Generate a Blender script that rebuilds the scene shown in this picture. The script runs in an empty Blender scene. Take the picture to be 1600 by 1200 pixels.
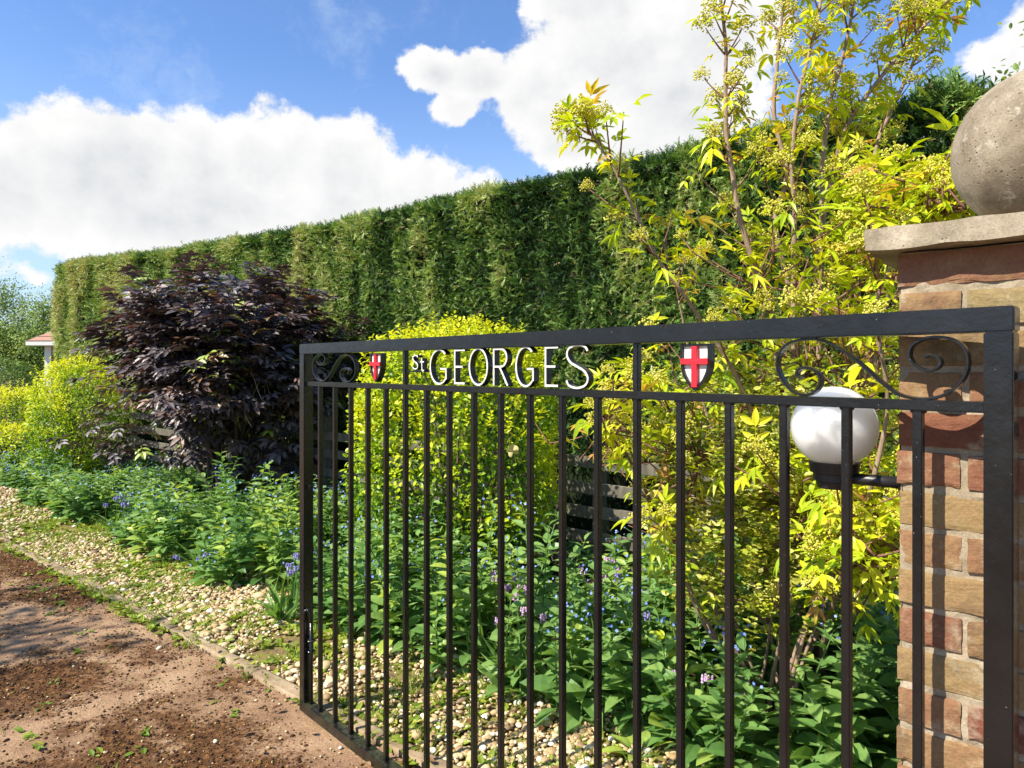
import bpy, bmesh, math, random
import numpy as np
from math import radians, sin, cos, pi, atan2, sqrt
from mathutils import Vector

rng = np.random.default_rng(7)
random.seed(7)
scene = bpy.context.scene
COL = scene.collection
F_PX, HZ, EYE = 1067.0, 575.0, 1.5          # focal length in pixels of the 1600 px photo, horizon row, eye height

# ------------------------------------------------------------------ camera
cam_d = bpy.data.cameras.new('camera')
cam_d.sensor_width = 36.0
cam_d.lens = 36.0 * F_PX / 1600.0
cam_d.shift_y = -(600 - HZ) / 1600.0
cam_d.clip_start = 0.02
cam_d.clip_end = 3000
cam = bpy.data.objects.new('camera', cam_d)
cam.location = (0, 0, EYE)
cam.rotation_euler = (radians(90), 0, 0)
COL.objects.link(cam)
scene.camera = cam

# ------------------------------------------------------------------ light and exposure
SUN_AZ, SUN_EL = radians(59), radians(47)    # heading of the light (from +Y towards +X) and its elevation
scene.view_settings.view_transform = 'Standard'
scene.view_settings.look = 'None'
scene.view_settings.gamma = 1.0
scene.view_settings.exposure = 1.05
sun_d = bpy.data.lights.new('sun', 'SUN')
sun_d.energy = 4.6
sun_d.angle = radians(0.5)
sun_d.color = (1.0, 0.93, 0.82)
sun = bpy.data.objects.new('sun', sun_d)
travel = Vector((sin(SUN_AZ) * cos(SUN_EL), cos(SUN_AZ) * cos(SUN_EL), -sin(SUN_EL)))
sun.rotation_euler = travel.to_track_quat('-Z', 'Y').to_euler()
sun.location = (-6, -4, 8)
COL.objects.link(sun)


class NT:
    """small helper for node trees"""
    def __init__(s, tree):
        s.t = tree; s.n = tree.nodes; s.l = tree.links

    def new(s, typ, **kw):
        n = s.n.new(typ)
        for k, v in kw.items():
            setattr(n, k, v)
        return n

    def put(s, sock, v):
        if v is None: return
        if hasattr(v, 'is_output'): s.l.new(v, sock)
        else: sock.default_value = v

    def math(s, op, a, b=None, c=None, clamp=False):
        n = s.new('ShaderNodeMath', operation=op, use_clamp=clamp)
        s.put(n.inputs[0], a)
        if b is not None: s.put(n.inputs[1], b)
        if c is not None: s.put(n.inputs[2], c)
        return n.outputs[0]

    def vmath(s, op, a, b=None):
        n = s.new('ShaderNodeVectorMath', operation=op)
        s.put(n.inputs[0], a)
        if b is not None:
            s.put(n.inputs['Scale'] if op == 'SCALE' else n.inputs[1], b)
        return n.outputs[1] if op in ('LENGTH', 'DISTANCE', 'DOT_PRODUCT') else n.outputs[0]

    def noise(s, vec, scale, detail=4, rough=0.55, dist=0.0, color=False):
        n = s.new('ShaderNodeTexNoise')
        if vec is not None: s.l.new(vec, n.inputs['Vector'])
        n.inputs['Scale'].default_value = scale
        n.inputs['Detail'].default_value = detail
        n.inputs['Roughness'].default_value = rough
        n.inputs['Distortion'].default_value = dist
        return n.outputs['Color' if color else 'Fac']

    def ramp(s, fac, stops, interp='LINEAR'):
        n = s.new('ShaderNodeValToRGB')
        n.color_ramp.interpolation = interp
        e = n.color_ramp.elements
        while len(e) < len(stops): e.new(0.5)
        for el, (p, c) in zip(e, stops):
            el.position = p
            el.color = (*c, 1) if len(c) == 3 else c
        s.l.new(fac, n.inputs[0])
        return n.outputs[0]

    def mix(s, fac, a, b, mode='MIX'):
        n = s.new('ShaderNodeMix', data_type='RGBA', blend_type=mode)
        s.put(n.inputs[0], fac)
        s.put(n.inputs[6], a if hasattr(a, 'is_output') else (*a, 1))
        s.put(n.inputs[7], b if hasattr(b, 'is_output') else (*b, 1))
        return n.outputs[2]

    def smooth(s, x, lo, hi):
        n = s.new('ShaderNodeMapRange', interpolation_type='SMOOTHSTEP')
        s.put(n.inputs[0], x)
        n.inputs[1].default_value = lo; n.inputs[2].default_value = hi
        return n.outputs[0]


# ------------------------------------------------------------------ sky
def make_world():
    w = bpy.data.worlds.new('World')
    scene.world = w
    w.use_nodes = True
    t = NT(w.node_tree)
    t.n.clear()
    out = t.new('ShaderNodeOutputWorld')
    bg = t.new('ShaderNodeBackground')
    sky = t.new('ShaderNodeTexSky', sky_type='NISHITA')
    sky.sun_disc = False
    sky.sun_elevation = SUN_EL
    sky.sun_rotation = atan2(-sin(SUN_AZ), -cos(SUN_AZ))
    sky.air_density = 1.0
    sky.dust_density = 0.4
    sky.ozone_density = 2.5
    d = t.new('ShaderNodeTexCoord').outputs['Generated']
    sp = t.new('ShaderNodeSeparateXYZ'); t.l.new(d, sp.inputs[0])
    x, y, z = sp.outputs
    az = t.math('ARCTAN2', x, y)
    r = t.math('SQRT', t.math('ADD', t.math('MULTIPLY', x, x), t.math('MULTIPLY', y, y)))
    te = t.math('DIVIDE', z, t.math('MAXIMUM', r, 0.05))
    cb = t.new('ShaderNodeCombineXYZ'); t.l.new(az, cb.inputs[0]); t.l.new(te, cb.inputs[1])
    p0 = cb.outputs[0]
    n1 = t.noise(p0, 7.0, 5, 0.6, color=True)
    off = t.vmath('SCALE', t.vmath('SUBTRACT', n1, (0.5, 0.5, 0.5)), 0.085)
    p = t.vmath('ADD', p0, off)
    # heaps of cumulus: centre and radii in compass bearing and tangent of elevation
    blobs = [(110, 275, 175, 125, 1), (-40, 290, 190, 120, 1), (225, 265, 120, 118, 1), (315, 262, 105, 112, 1), (425, 268, 110, 124, 1),
             (545, 292, 115, 126, 1), (640, 330, 110, 110, 1), (730, 345, 120, 84, 1), (820, 350, 150, 72, 1), (330, 330, 420, 90, 1),
             (680, 102, 58, 42, .9), (745, 112, 66, 48, .9), (712, 165, 44, 40, .8), (850, 150, 100, 90, 1), (960, 90, 150, 130, 1),
             (900, 215, 100, 62, 1), (1060, 150, 140, 130, 1), (940, 5, 130, 70, 1), (1120, 60, 120, 100, .9), (1010, 240, 160, 70, 1),
             (1575, 80, 90, 46, .45), (1640, 40, 90, 60, .6), (60, 425, 70, 22, .35)]
    f = None
    for (px, py, rx, ry, k) in blobs:
        a = math.atan((px - 800) / F_PX)
        c = (a, (HZ - py) / F_PX * cos(a), 0)
        inv = (F_PX / (rx * cos(a) ** 2), F_PX / (ry * cos(a)), 0)
        q = t.vmath('MULTIPLY', t.vmath('SUBTRACT', p, c), inv)
        g = t.math('MULTIPLY', t.math('SUBTRACT', 1.0, t.vmath('LENGTH', q)), k)
        f = g if f is None else t.math('SMOOTH_MAX', f, g, 0.10)
    fb = t.noise(p0, 15.0, 10, 0.66)
    dens = t.math('ADD', f, t.math('MULTIPLY', t.math('SUBTRACT', fb, 0.5), 0.95))
    mask = t.smooth(dens, -0.02, 0.19)
    # thin veil lower in the sky
    veil = t.math('MULTIPLY', t.smooth(te, 0.46, 0.0), 0.6)
    wis = t.math('MULTIPLY', t.smooth(t.noise(p, 5.0, 6, 0.65), 0.5, 0.72), 0.35)
    # billows: brighter where the heap rises towards the sun, greyer in its hollows and thick underside
    fb2 = t.noise(t.vmath('ADD', p0, (-0.016, 0.025, 0)), 15.0, 6, 0.55)
    bil = t.math('MULTIPLY', t.math('SUBTRACT', fb, fb2), 0.8)
    sh = t.noise(t.vmath('ADD', p0, (3.1, 0.02, 0)), 6.0, 6, 0.55)
    sh = t.math('ADD', sh, bil)
    thick = t.smooth(dens, 0.15, 0.9)
    sh = t.math('SUBTRACT', t.math('ADD', sh, 0.24), t.math('MULTIPLY', thick, 0.30))
    ccol = t.ramp(sh, [(0.20, (0.36, 0.37, 0.385)), (0.38, (0.405, 0.412, 0.42)), (0.58, (0.45, 0.452, 0.452)), (0.85, (0.50, 0.50, 0.495))])
    skyc = t.mix(1.0, sky.outputs[0], (0.076, 0.091, 0.113), 'MULTIPLY')
    skyc = t.mix(t.math('MAXIMUM', veil, wis), skyc, (0.34, 0.41, 0.49))
    fin = t.mix(mask, skyc, ccol)
    t.l.new(fin, bg.inputs[0])
    bg.inputs[1].default_value = 1.0
    t.l.new(bg.outputs[0], out.inputs[0])


make_world()

# ------------------------------------------------------------------ places
KU = np.array([-0.777, 0.63, 0.0]); KU /= np.linalg.norm(KU)      # along the kerb, away from the viewer
KN = np.array([KU[1], -KU[0], 0.0])                               # across it, towards the hedge


def K(s, d, z=0.0):
    s, d, z = np.broadcast_arrays(np.asarray(s, float), np.asarray(d, float), np.asarray(z, float))
    return s[..., None] * KU + d[..., None] * KN + z[..., None] * np.array([0, 0, 1.0])


def at(px, py, Y):
    return np.array([(px - 800) / F_PX * Y, Y, EYE + (HZ - py) / F_PX * Y])


def at_d(px, d):                        # a ground point seen in column px at distance d across the bed
    k = (px - 800) / F_PX
    Y = d / (KN[0] * k + KN[1])
    return np.array([k * Y, Y, 0.0])


# ------------------------------------------------------------------ noise on arrays
def _hash(ix, iy, iz, seed):
    h = (ix * 374761393 + iy * 668265263 + iz * 2147483647 + seed * 1274126177) & 0x7fffffff
    h = ((h ^ (h >> 13)) * 1274126177) & 0x7fffffff
    return ((h ^ (h >> 16)) & 0xffff) / 65535.0


def vnoise(P, scale, seed=0, octaves=1):
    P = np.asarray(P, float)
    out = np.zeros(P.shape[:-1]); amp, tot = 1.0, 0.0
    for o in range(octaves):
        Q = P * scale * (2 ** o) + 100.0
        i = np.floor(Q).astype(np.int64); f = Q - i
        f = f * f * (3 - 2 * f)
        v = 0
        for dx in (0, 1):
            for dy in (0, 1):
                for dz in (0, 1):
                    w = (f[..., 0] if dx else 1 - f[..., 0]) * (f[..., 1] if dy else 1 - f[..., 1]) * (f[..., 2] if dz else 1 - f[..., 2])
                    v = v + w * _hash(i[..., 0] + dx, i[..., 1] + dy, i[..., 2] + dz, seed + o * 17)
        out += amp * v; tot += amp; amp *= 0.5
    return out / tot


def unit(a):
    return a / np.maximum(np.linalg.norm(a, axis=-1, keepdims=True), 1e-9)


def rand_unit(n):
    return unit(rng.normal(size=(n, 3)))


# ------------------------------------------------------------------ mesh building
def tag(o, label=None, cat=None, group=None, kind=None):
    if label: o['label'] = label
    if cat: o['category'] = cat
    if group: o['group'] = group
    if kind: o['kind'] = kind
    return o


def thing(name, loc, label, cat, group=None):
    o = bpy.data.objects.new(name, None)
    o.empty_display_size = 0.1
    o.location = [float(v) for v in loc]
    COL.objects.link(o)
    return tag(o, label, cat, group)


def root_origin(parent):
    p = np.zeros(3)
    while parent is not None:
        p = p + np.array(parent.location); parent = parent.parent
    return p


def build(name, pieces, mats, parent=None, smooth=False, origin=None):
    """pieces: list of (V (n,3), F (m,3|4), material index, tint per face or scalar); one mesh object"""
    base = root_origin(parent) if parent is not None else (np.zeros(3) if origin is None else np.asarray(origin, float))
    Vs, loops, starts, tot, mi, ti, off, lo = [], [], [], [], [], [], 0, 0
    for (V, F, m, t) in pieces:
        V = np.asarray(V, float).reshape(-1, 3); F = np.asarray(F, np.int64)
        if len(F) == 0: continue
        k = F.shape[1]
        Vs.append(V - base)
        loops.append((F + off).ravel())
        starts.append(lo + np.arange(len(F)) * k)
        tot.append(np.full(len(F), k))
        mi.append(np.broadcast_to(np.asarray(m), (len(F),)))
        ti.append(np.broadcast_to(np.asarray(t, float), (len(F),)))
        off += len(V); lo += len(F) * k
    V = np.concatenate(Vs); L = np.concatenate(loops); S = np.concatenate(starts); T = np.concatenate(tot)
    me = bpy.data.meshes.new(name)
    me.vertices.add(len(V)); me.vertices.foreach_set('co', V.astype(np.float32).ravel())
    me.loops.add(len(L)); me.loops.foreach_set('vertex_index', L.astype(np.int32))
    me.polygons.add(len(S)); me.polygons.foreach_set('loop_start', S.astype(np.int32))
    me.polygons.foreach_set('loop_total', T.astype(np.int32))
    for m in (mats if isinstance(mats, (list, tuple)) else [mats]): me.materials.append(m)
    me.polygons.foreach_set('material_index', np.concatenate(mi).astype(np.int32))
    me.polygons.foreach_set('use_smooth', np.full(len(S), bool(smooth)))
    a = me.attributes.new('tint', 'FLOAT', 'FACE')
    a.data.foreach_set('value', np.concatenate(ti).astype(np.float32))
    me.update(calc_edges=True)
    me.validate()
    o = bpy.data.objects.new(name, me)
    COL.objects.link(o)
    if parent is not None: o.parent = parent
    else: o.location = [float(v) for v in base]
    return o


def from_bm(bm):
    bmesh.ops.triangulate(bm, faces=bm.faces[:])
    bm.verts.index_update()
    V = np.array([v.co[:] for v in bm.verts]); F = np.array([[v.index for v in f.verts] for f in bm.faces])
    bm.free()
    return V, F


def box(x0, x1, y0, y1, z0, z1, bevel=0.0, seg=1):
    bm = bmesh.new()
    bmesh.ops.create_cube(bm, size=1.0)
    for v in bm.verts:
        v.co = ((x0 + x1) / 2 + v.co.x * (x1 - x0), (y0 + y1) / 2 + v.co.y * (y1 - y0), (z0 + z1) / 2 + v.co.z * (z1 - z0))
    if bevel:
        bmesh.ops.bevel(bm, geom=bm.edges[:], offset=bevel, segments=seg, affect='EDGES')
    return from_bm(bm)


def tube(P, R, sides=7, cap=True):
    P = np.asarray(P, float); n = len(P); R = np.broadcast_to(np.asarray(R, float), (n,))
    T = unit(np.gradient(P, axis=0))
    ref = np.array([0.31, 0.17, 0.93]) if abs(T[0][2]) < 0.9 else np.array([0.93, 0.2, 0.1])
    A = unit(np.cross(T, ref)); B = np.cross(T, A)
    th = np.arange(sides) / sides * 2 * pi
    V = P[:, None] + R[:, None, None] * (np.cos(th)[None, :, None] * A[:, None] + np.sin(th)[None, :, None] * B[:, None])
    V = V.reshape(-1, 3)
    i = np.arange(n - 1)[:, None] * sides; j = np.arange(sides)[None]; j2 = (j + 1) % sides
    q = np.stack([i + j, i + j2, i + sides + j2, i + sides + j], -1).reshape(-1, 4)
    F = np.concatenate([q[:, [0, 1, 2]], q[:, [0, 2, 3]]])
    if cap:
        c0, c1 = len(V), len(V) + 1
        V = np.concatenate([V, P[:1], P[-1:]])
        jj = np.arange(sides); jn = (jj + 1) % sides; e = (n - 1) * sides
        F = np.concatenate([F, np.stack([np.full(sides, c0), jn, jj], -1), np.stack([np.full(sides, c1), e + jj, e + jn], -1)])
    return V, F


def lathe(prof, center, sides=32):
    prof = np.asarray(prof, float); n = len(prof)
    th = np.arange(sides) / sides * 2 * pi
    V = np.stack([prof[:, 0, None] * np.cos(th), prof[:, 0, None] * np.sin(th), np.broadcast_to(prof[:, 1, None], (n, sides))], -1).reshape(-1, 3) + np.asarray(center)
    i = np.arange(n - 1)[:, None] * sides; j = np.arange(sides)[None]; j2 = (j + 1) % sides
    q = np.stack([i + j, i + j2, i + sides + j2, i + sides + j], -1).reshape(-1, 4)
    return V, np.concatenate([q[:, [0, 1, 2]], q[:, [0, 2, 3]]])


def spline(pts, n=24):
    """Catmull-Rom through the points"""
    P = np.asarray(pts, float); P = np.concatenate([[2 * P[0] - P[1]], P, [2 * P[-1] - P[-2]]])
    m = len(P) - 3; t = np.linspace(0, m - 1e-6, n); i = t.astype(int); f = (t - i)[:, None]
    a, b, c, d = P[i], P[i + 1], P[i + 2], P[i + 3]
    return 0.5 * (2 * b + (c - a) * f + (2 * a - 5 * b + 4 * c - d) * f ** 2 + (3 * b - a - 3 * c + d) * f ** 3)


def merge(items):
    Vs, Fs, o = [], [], 0
    for V, F in items:
        Vs.append(V); Fs.append(np.asarray(F) + o); o += len(V)
    return np.concatenate(Vs), np.concatenate(Fs)


# ------------------------------------------------------------------ leaves
def leaf_t(w=0.5, fold=0.12, droop=0.15, rows=(0.3, 0.65), prof=(0.9, 1.0)):
    V = [(0, 0, 0)]
    for t, k in zip(rows, prof):
        z = -droop * t * t
        V += [(-w / 2 * k, t, z + fold * k), (0, t, z), (w / 2 * k, t, z + fold * k)]
    V.append((0, 1, -droop))
    n = len(rows); F = [(0, 2, 1), (0, 3, 2)]
    for i in range(n - 1):
        a = 1 + 3 * i; b = a + 3
        F += [(a, a + 1, b), (a + 1, b + 1, b), (a + 1, a + 2, b + 1), (a + 2, b + 2, b + 1)]
    a = 1 + 3 * (n - 1); e = len(V) - 1
    F += [(a, a + 1, e), (a + 1, a + 2, e)]
    return np.array(V, float), np.array(F)


def simple_t(w=0.5, fold=0.1, t=0.45, droop=0.06):
    return np.array([(0, 0, 0), (-w / 2, t, fold), (w / 2, t, fold), (0, 1, -droop)], float), np.array([(0, 3, 1), (0, 2, 3)])


def pinnate_t(pairs=2, w=0.3, l=0.5, droop=0.25, fold=0.06, spread=58, rows=(0.35, 0.7), prof=(1.0, 0.8)):
    lf = leaf_t(w, fold, 0.25, rows, prof)
    items = []
    spots = []
    for i in range(pairs):
        t = 0.28 + 0.36 * i / max(1, pairs - 1) if pairs > 1 else 0.5
        spots += [(t, radians(spread), l * (0.85 + 0.15 * i)), (t, -radians(spread), l * (0.85 + 0.15 * i))]
    spots.append((0.58, 0.0, l * 1.1))
    for (t, a, s) in spots:
        V = lf[0] * s
        X = V[:, 0] * cos(a) + V[:, 1] * sin(a); Y = -V[:, 0] * sin(a) + V[:, 1] * cos(a)
        z = V[:, 2] - droop * (t + 0.4 * Y) ** 2 - abs(sin(a)) * 0.12 * V[:, 1]
        items.append((np.stack([X, Y + t, z], -1), lf[1]))
    items.append((np.array([(-0.012, 0, 0), (0.012, 0, 0), (0, 0.62, -droop * 0.38)]), np.array([(0, 1, 2)])))
    return merge(items)


def spray_t(seed):
    r = np.random.default_rng(seed)
    V, F = [(-0.05, 0, 0), (0.05, 0, 0), (0, 1, -0.22)], [(0, 1, 2)]
    for i, t in enumerate(np.linspace(0.08, 0.86, 9)):
        sgn = 1 if i % 2 else -1
        a = radians(r.uniform(28, 52)); L = r.uniform(0.32, 0.55) * (1.15 - 0.75 * t); w = 0.075
        bx, by = 0, t
        tx, ty = sgn * sin(a) * L, t + cos(a) * L
        k = len(V)
        V += [(bx, by - w, -0.22 * t * t), (bx, by + w, -0.22 * t * t), (tx, ty, -0.22 * ty * ty + r.uniform(-.1, .1))]
        F += [(k, k + 1, k + 2)]
    return np.array(V, float), np.array(F)


def inst(tmpl, P, D, N, S, tint):
    """copies of a leaf: at P, pointing along D, upper side towards N, size S"""
    V, F = tmpl
    P, D, N = np.asarray(P, float), unit(np.asarray(D, float)), np.asarray(N, float)
    X = unit(np.cross(D, N)); Z = np.cross(X, D)
    n, m = len(P), len(V)
    S = np.broadcast_to(np.asarray(S, float), (n,))
    W = P[:, None] + S[:, None, None] * (V[None, :, 0, None] * X[:, None] + V[None, :, 1, None] * D[:, None] + V[None, :, 2, None] * Z[:, None])
    G = (F[None] + (np.arange(n) * m)[:, None, None]).reshape(-1, F.shape[1])
    return W.reshape(-1, 3), G, np.repeat(np.broadcast_to(np.asarray(tint, float), (n,)), len(F))


def leaves(tmpl, P, D, N, S, tint, m=0):
    W, G, T = inst(tmpl, P, D, N, S, tint)
    return (W, G, m, T)


# ------------------------------------------------------------------ materials
def new_mat(name):
    m = bpy.data.materials.new(name); m.use_nodes = True
    t = NT(m.node_tree); t.n.clear()
    out = t.new('ShaderNodeOutputMaterial')
    b = t.new('ShaderNodeBsdfPrincipled')
    t.l.new(b.outputs[0], out.inputs[0])
    return m, t, b, out


def leaf_mat(name, stops, trans=0.35, rough=0.42, spec=0.4, tcol=(1.25, 1.2, 0.5), metal=0.0):
    m, t, b, out = new_mat(name)
    at_ = t.new('ShaderNodeAttribute', attribute_name='tint')
    geo = t.new('ShaderNodeNewGeometry')
    nz = t.noise(geo.outputs['Position'], 45.0, 2)
    f = t.math('ADD', at_.outputs['Fac'], t.math('MULTIPLY', t.math('SUBTRACT', nz, 0.5), 0.3), clamp=True)
    c = t.ramp(f, stops)
    t.l.new(c, b.inputs['Base Color'])
    b.inputs['Roughness'].default_value = rough
    b.inputs['Specular IOR Level'].default_value = spec
    if trans:
        tr = t.new('ShaderNodeBsdfTranslucent')
        t.l.new(t.mix(1.0, c, tcol, 'MULTIPLY'), tr.inputs[0])
        mx = t.new('ShaderNodeMixShader'); mx.inputs[0].default_value = trans
        t.l.new(b.outputs[0], mx.inputs[1]); t.l.new(tr.outputs[0], mx.inputs[2])
        t.l.new(mx.outputs[0], out.inputs[0])
    return m


def bark_mat(name, a, b_, scale=30.0):
    m, t, b, out = new_mat(name)
    geo = t.new('ShaderNodeNewGeometry')
    mp = t.new('ShaderNodeMapping'); t.l.new(geo.outputs['Position'], mp.inputs[0]); mp.inputs['Scale'].default_value = (1, 1, 0.25)
    n = t.noise(mp.outputs[0], scale, 6, 0.65)
    t.l.new(t.ramp(n, [(0.3, a), (0.7, b_)]), b.inputs['Base Color'])
    b.inputs['Roughness'].default_value = 0.85
    bp = t.new('ShaderNodeBump'); bp.inputs['Strength'].default_value = 0.6; bp.inputs['Distance'].default_value = 0.01
    t.l.new(n, bp.inputs['Height']); t.l.new(bp.outputs[0], b.inputs['Normal'])
    return m


def plain_mat(name, col, rough=0.6, var=0.15, scale=20.0, spec=0.5, bump=0.0):
    m, t, b, out = new_mat(name)
    geo = t.new('ShaderNodeNewGeometry')
    n = t.noise(geo.outputs['Position'], scale, 5, 0.6)
    c0 = tuple(v * (1 - var) for v in col); c1 = tuple(min(1, v * (1 + var)) for v in col)
    t.l.new(t.ramp(n, [(0.3, c0), (0.7, c1)]), b.inputs['Base Color'])
    b.inputs['Roughness'].default_value = rough
    b.inputs['Specular IOR Level'].default_value = spec
    if bump:
        bp = t.new('ShaderNodeBump'); bp.inputs['Strength'].default_value = bump; bp.inputs['Distance'].default_value = 0.004
        t.l.new(n, bp.inputs['Height']); t.l.new(bp.outputs[0], b.inputs['Normal'])
    return m


def iron_mat():
    m, t, b, out = new_mat('black_gate_paint')
    geo = t.new('ShaderNodeNewGeometry')
    p = geo.outputs['Position']
    n = t.noise(p, 9.0, 5, 0.6)
    c = t.ramp(n, [(0.3, (0.004, 0.004, 0.0045)), (0.75, (0.010, 0.0095, 0.0095))])
    speck = t.smooth(t.noise(p, 160.0, 2, 0.5), 0.74, 0.78)
    c = t.mix(t.math('MULTIPLY', speck, 0.4), c, (0.30, 0.29, 0.26))
    rust = t.smooth(t.noise(p, 38.0, 5, 0.7), 0.66, 0.74)
    c = t.mix(t.math('MULTIPLY', rust, 0.55), c, (0.060, 0.026, 0.011))
    nz = t.new('ShaderNodeSeparateXYZ'); t.l.new(geo.outputs['Normal'], nz.inputs[0])
    dust = t.math('MULTIPLY', t.smooth(nz.outputs[2], 0.5, 0.95), t.smooth(t.noise(p, 28.0, 5, 0.7), 0.42, 0.62))
    c = t.mix(t.math('MULTIPLY', dust, 0.5), c, (0.10, 0.09, 0.065))
    sp = t.new('ShaderNodeSeparateXYZ'); t.l.new(p, sp.inputs[0])
    low = t.math('MULTIPLY', t.smooth(sp.outputs[2], 0.55, 0.0), t.smooth(t.noise(p, 14.0, 5, 0.65), 0.42, 0.62))
    c = t.mix(t.math('MULTIPLY', low, 0.5), c, (0.035, 0.038, 0.014))
    t.l.new(c, b.inputs['Base Color'])
    t.l.new(t.ramp(t.noise(p, 24.0, 4, 0.6), [(0.3, (0.16,) * 3), (0.7, (0.32,) * 3)]), b.inputs['Roughness'])
    bp = t.new('ShaderNodeBump'); bp.inputs['Strength'].default_value = 0.45; bp.inputs['Distance'].default_value = 0.003
    t.l.new(t.noise(p, 32.0, 6, 0.65), bp.inputs['Height']); t.l.new(bp.outputs[0], b.inputs['Normal'])
    return m


def brick_mat():
    m, t, b, out = new_mat('weathered_brick')
    at_ = t.new('ShaderNodeAttribute', attribute_name='tint')
    p = t.new('ShaderNodeNewGeometry').outputs['Position']
    n = t.noise(p, 22.0, 6, 0.65)
    f = t.math('ADD', at_.outputs['Fac'], t.math('MULTIPLY', t.math('SUBTRACT', n, 0.5), 0.55), clamp=True)
    c = t.ramp(f, [(0.05, (0.20, 0.075, 0.045)), (0.28, (0.25, 0.125, 0.068)), (0.52, (0.30, 0.195, 0.09)), (0.8, (0.275, 0.205, 0.092)), (1.0, (0.35, 0.27, 0.14))])
    soot = t.smooth(t.noise(p, 7.0, 6, 0.7), 0.50, 0.68)
    c = t.mix(t.math('MULTIPLY', soot, 0.5), c, (0.085, 0.065, 0.04))
    fine = t.noise(p, 170.0, 4, 0.7)
    c = t.mix(0.45, c, t.ramp(fine, [(0.3, (0.35, 0.3, 0.25)), (0.7, (1.0, 1.0, 1.0))]), 'MULTIPLY')
    wash = t.smooth(t.noise(p, 11.0, 5, 0.7), 0.55, 0.72)
    c = t.mix(t.math('MULTIPLY', wash, 0.45), c, (0.50, 0.43, 0.30))
    t.l.new(c, b.inputs['Base Color'])
    b.inputs['Roughness'].default_value = 0.9
    b.inputs['Specular IOR Level'].default_value = 0.2
    bp = t.new('ShaderNodeBump'); bp.inputs['Strength'].default_value = 0.7; bp.inputs['Distance'].default_value = 0.004
    t.l.new(t.math('ADD', t.math('MULTIPLY', n, 1.2), t.math('MULTIPLY', fine, 0.5)), bp.inputs['Height'])
    t.l.new(bp.outputs[0], b.inputs['Normal'])
    return m


def stone_mat(name, stops, lichen=0.4, pit=1.0, scale=9.0):
    m, t, b, out = new_mat(name)
    p = t.new('ShaderNodeNewGeometry').outputs['Position']
    n = t.noise(p, scale, 6, 0.65)
    c = t.ramp(n, stops)
    grit = t.noise(p, 240.0, 3, 0.7)
    c = t.mix(0.5, c, t.ramp(grit, [(0.32, (0.45, 0.42, 0.38)), (0.62, (1, 1, 1))]), 'MULTIPLY')
    stain = t.smooth(t.noise(p, 4.5, 5, 0.65), 0.48, 0.66)
    c = t.mix(t.math('MULTIPLY', stain, 0.5), c, (0.11, 0.085, 0.055))
    li = t.smooth(t.noise(p, 30.0, 5, 0.7), 0.56, 0.68)
    c = t.mix(t.math('MULTIPLY', li, lichen), c, (0.46, 0.43, 0.33))
    vo = t.new('ShaderNodeTexVoronoi'); vo.inputs['Scale'].default_value = 120.0; t.l.new(p, vo.inputs['Vector'])
    pits = t.math('MULTIPLY', t.smooth(vo.outputs['Distance'], 0.30, 0.10), t.smooth(t.noise(p, 34.0, 4, 0.7), 0.50, 0.66))
    c = t.mix(t.math('MULTIPLY', pits, 0.75 * pit), c, (0.06, 0.05, 0.04))
    t.l.new(c, b.inputs['Base Color'])
    b.inputs['Roughness'].default_value = 0.9
    b.inputs['Specular IOR Level'].default_value = 0.2
    h = t.math('SUBTRACT', t.math('ADD', t.math('MULTIPLY', grit, 0.25), t.math('MULTIPLY', n, 0.6)), t.math('MULTIPLY', pits, 0.8 * pit))
    bp = t.new('ShaderNodeBump'); bp.inputs['Strength'].default_value = 0.8; bp.inputs['Distance'].default_value = 0.004
    t.l.new(h, bp.inputs['Height']); t.l.new(bp.outputs[0], b.inputs['Normal'])
    return m


def tint_mat(name, stops, rough=0.8, fine=90.0, var=0.3, bump=0.3):
    """colour from the per-face tint with fine mottling"""
    m, t, b, out = new_mat(name)
    at_ = t.new('ShaderNodeAttribute', attribute_name='tint')
    p = t.new('ShaderNodeNewGeometry').outputs['Position']
    n = t.noise(p, fine, 5, 0.65)
    f = t.math('ADD', at_.outputs['Fac'], t.math('MULTIPLY', t.math('SUBTRACT', n, 0.5), var), clamp=True)
    t.l.new(t.ramp(f, stops), b.inputs['Base Color'])
    b.inputs['Roughness'].default_value = rough
    b.inputs['Specular IOR Level'].default_value = 0.25
    if bump:
        bp = t.new('ShaderNodeBump'); bp.inputs['Strength'].default_value = bump; bp.inputs['Distance'].default_value = 0.006
        t.l.new(n, bp.inputs['Height']); t.l.new(bp.outputs[0], b.inputs['Normal'])
    return m


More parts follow.
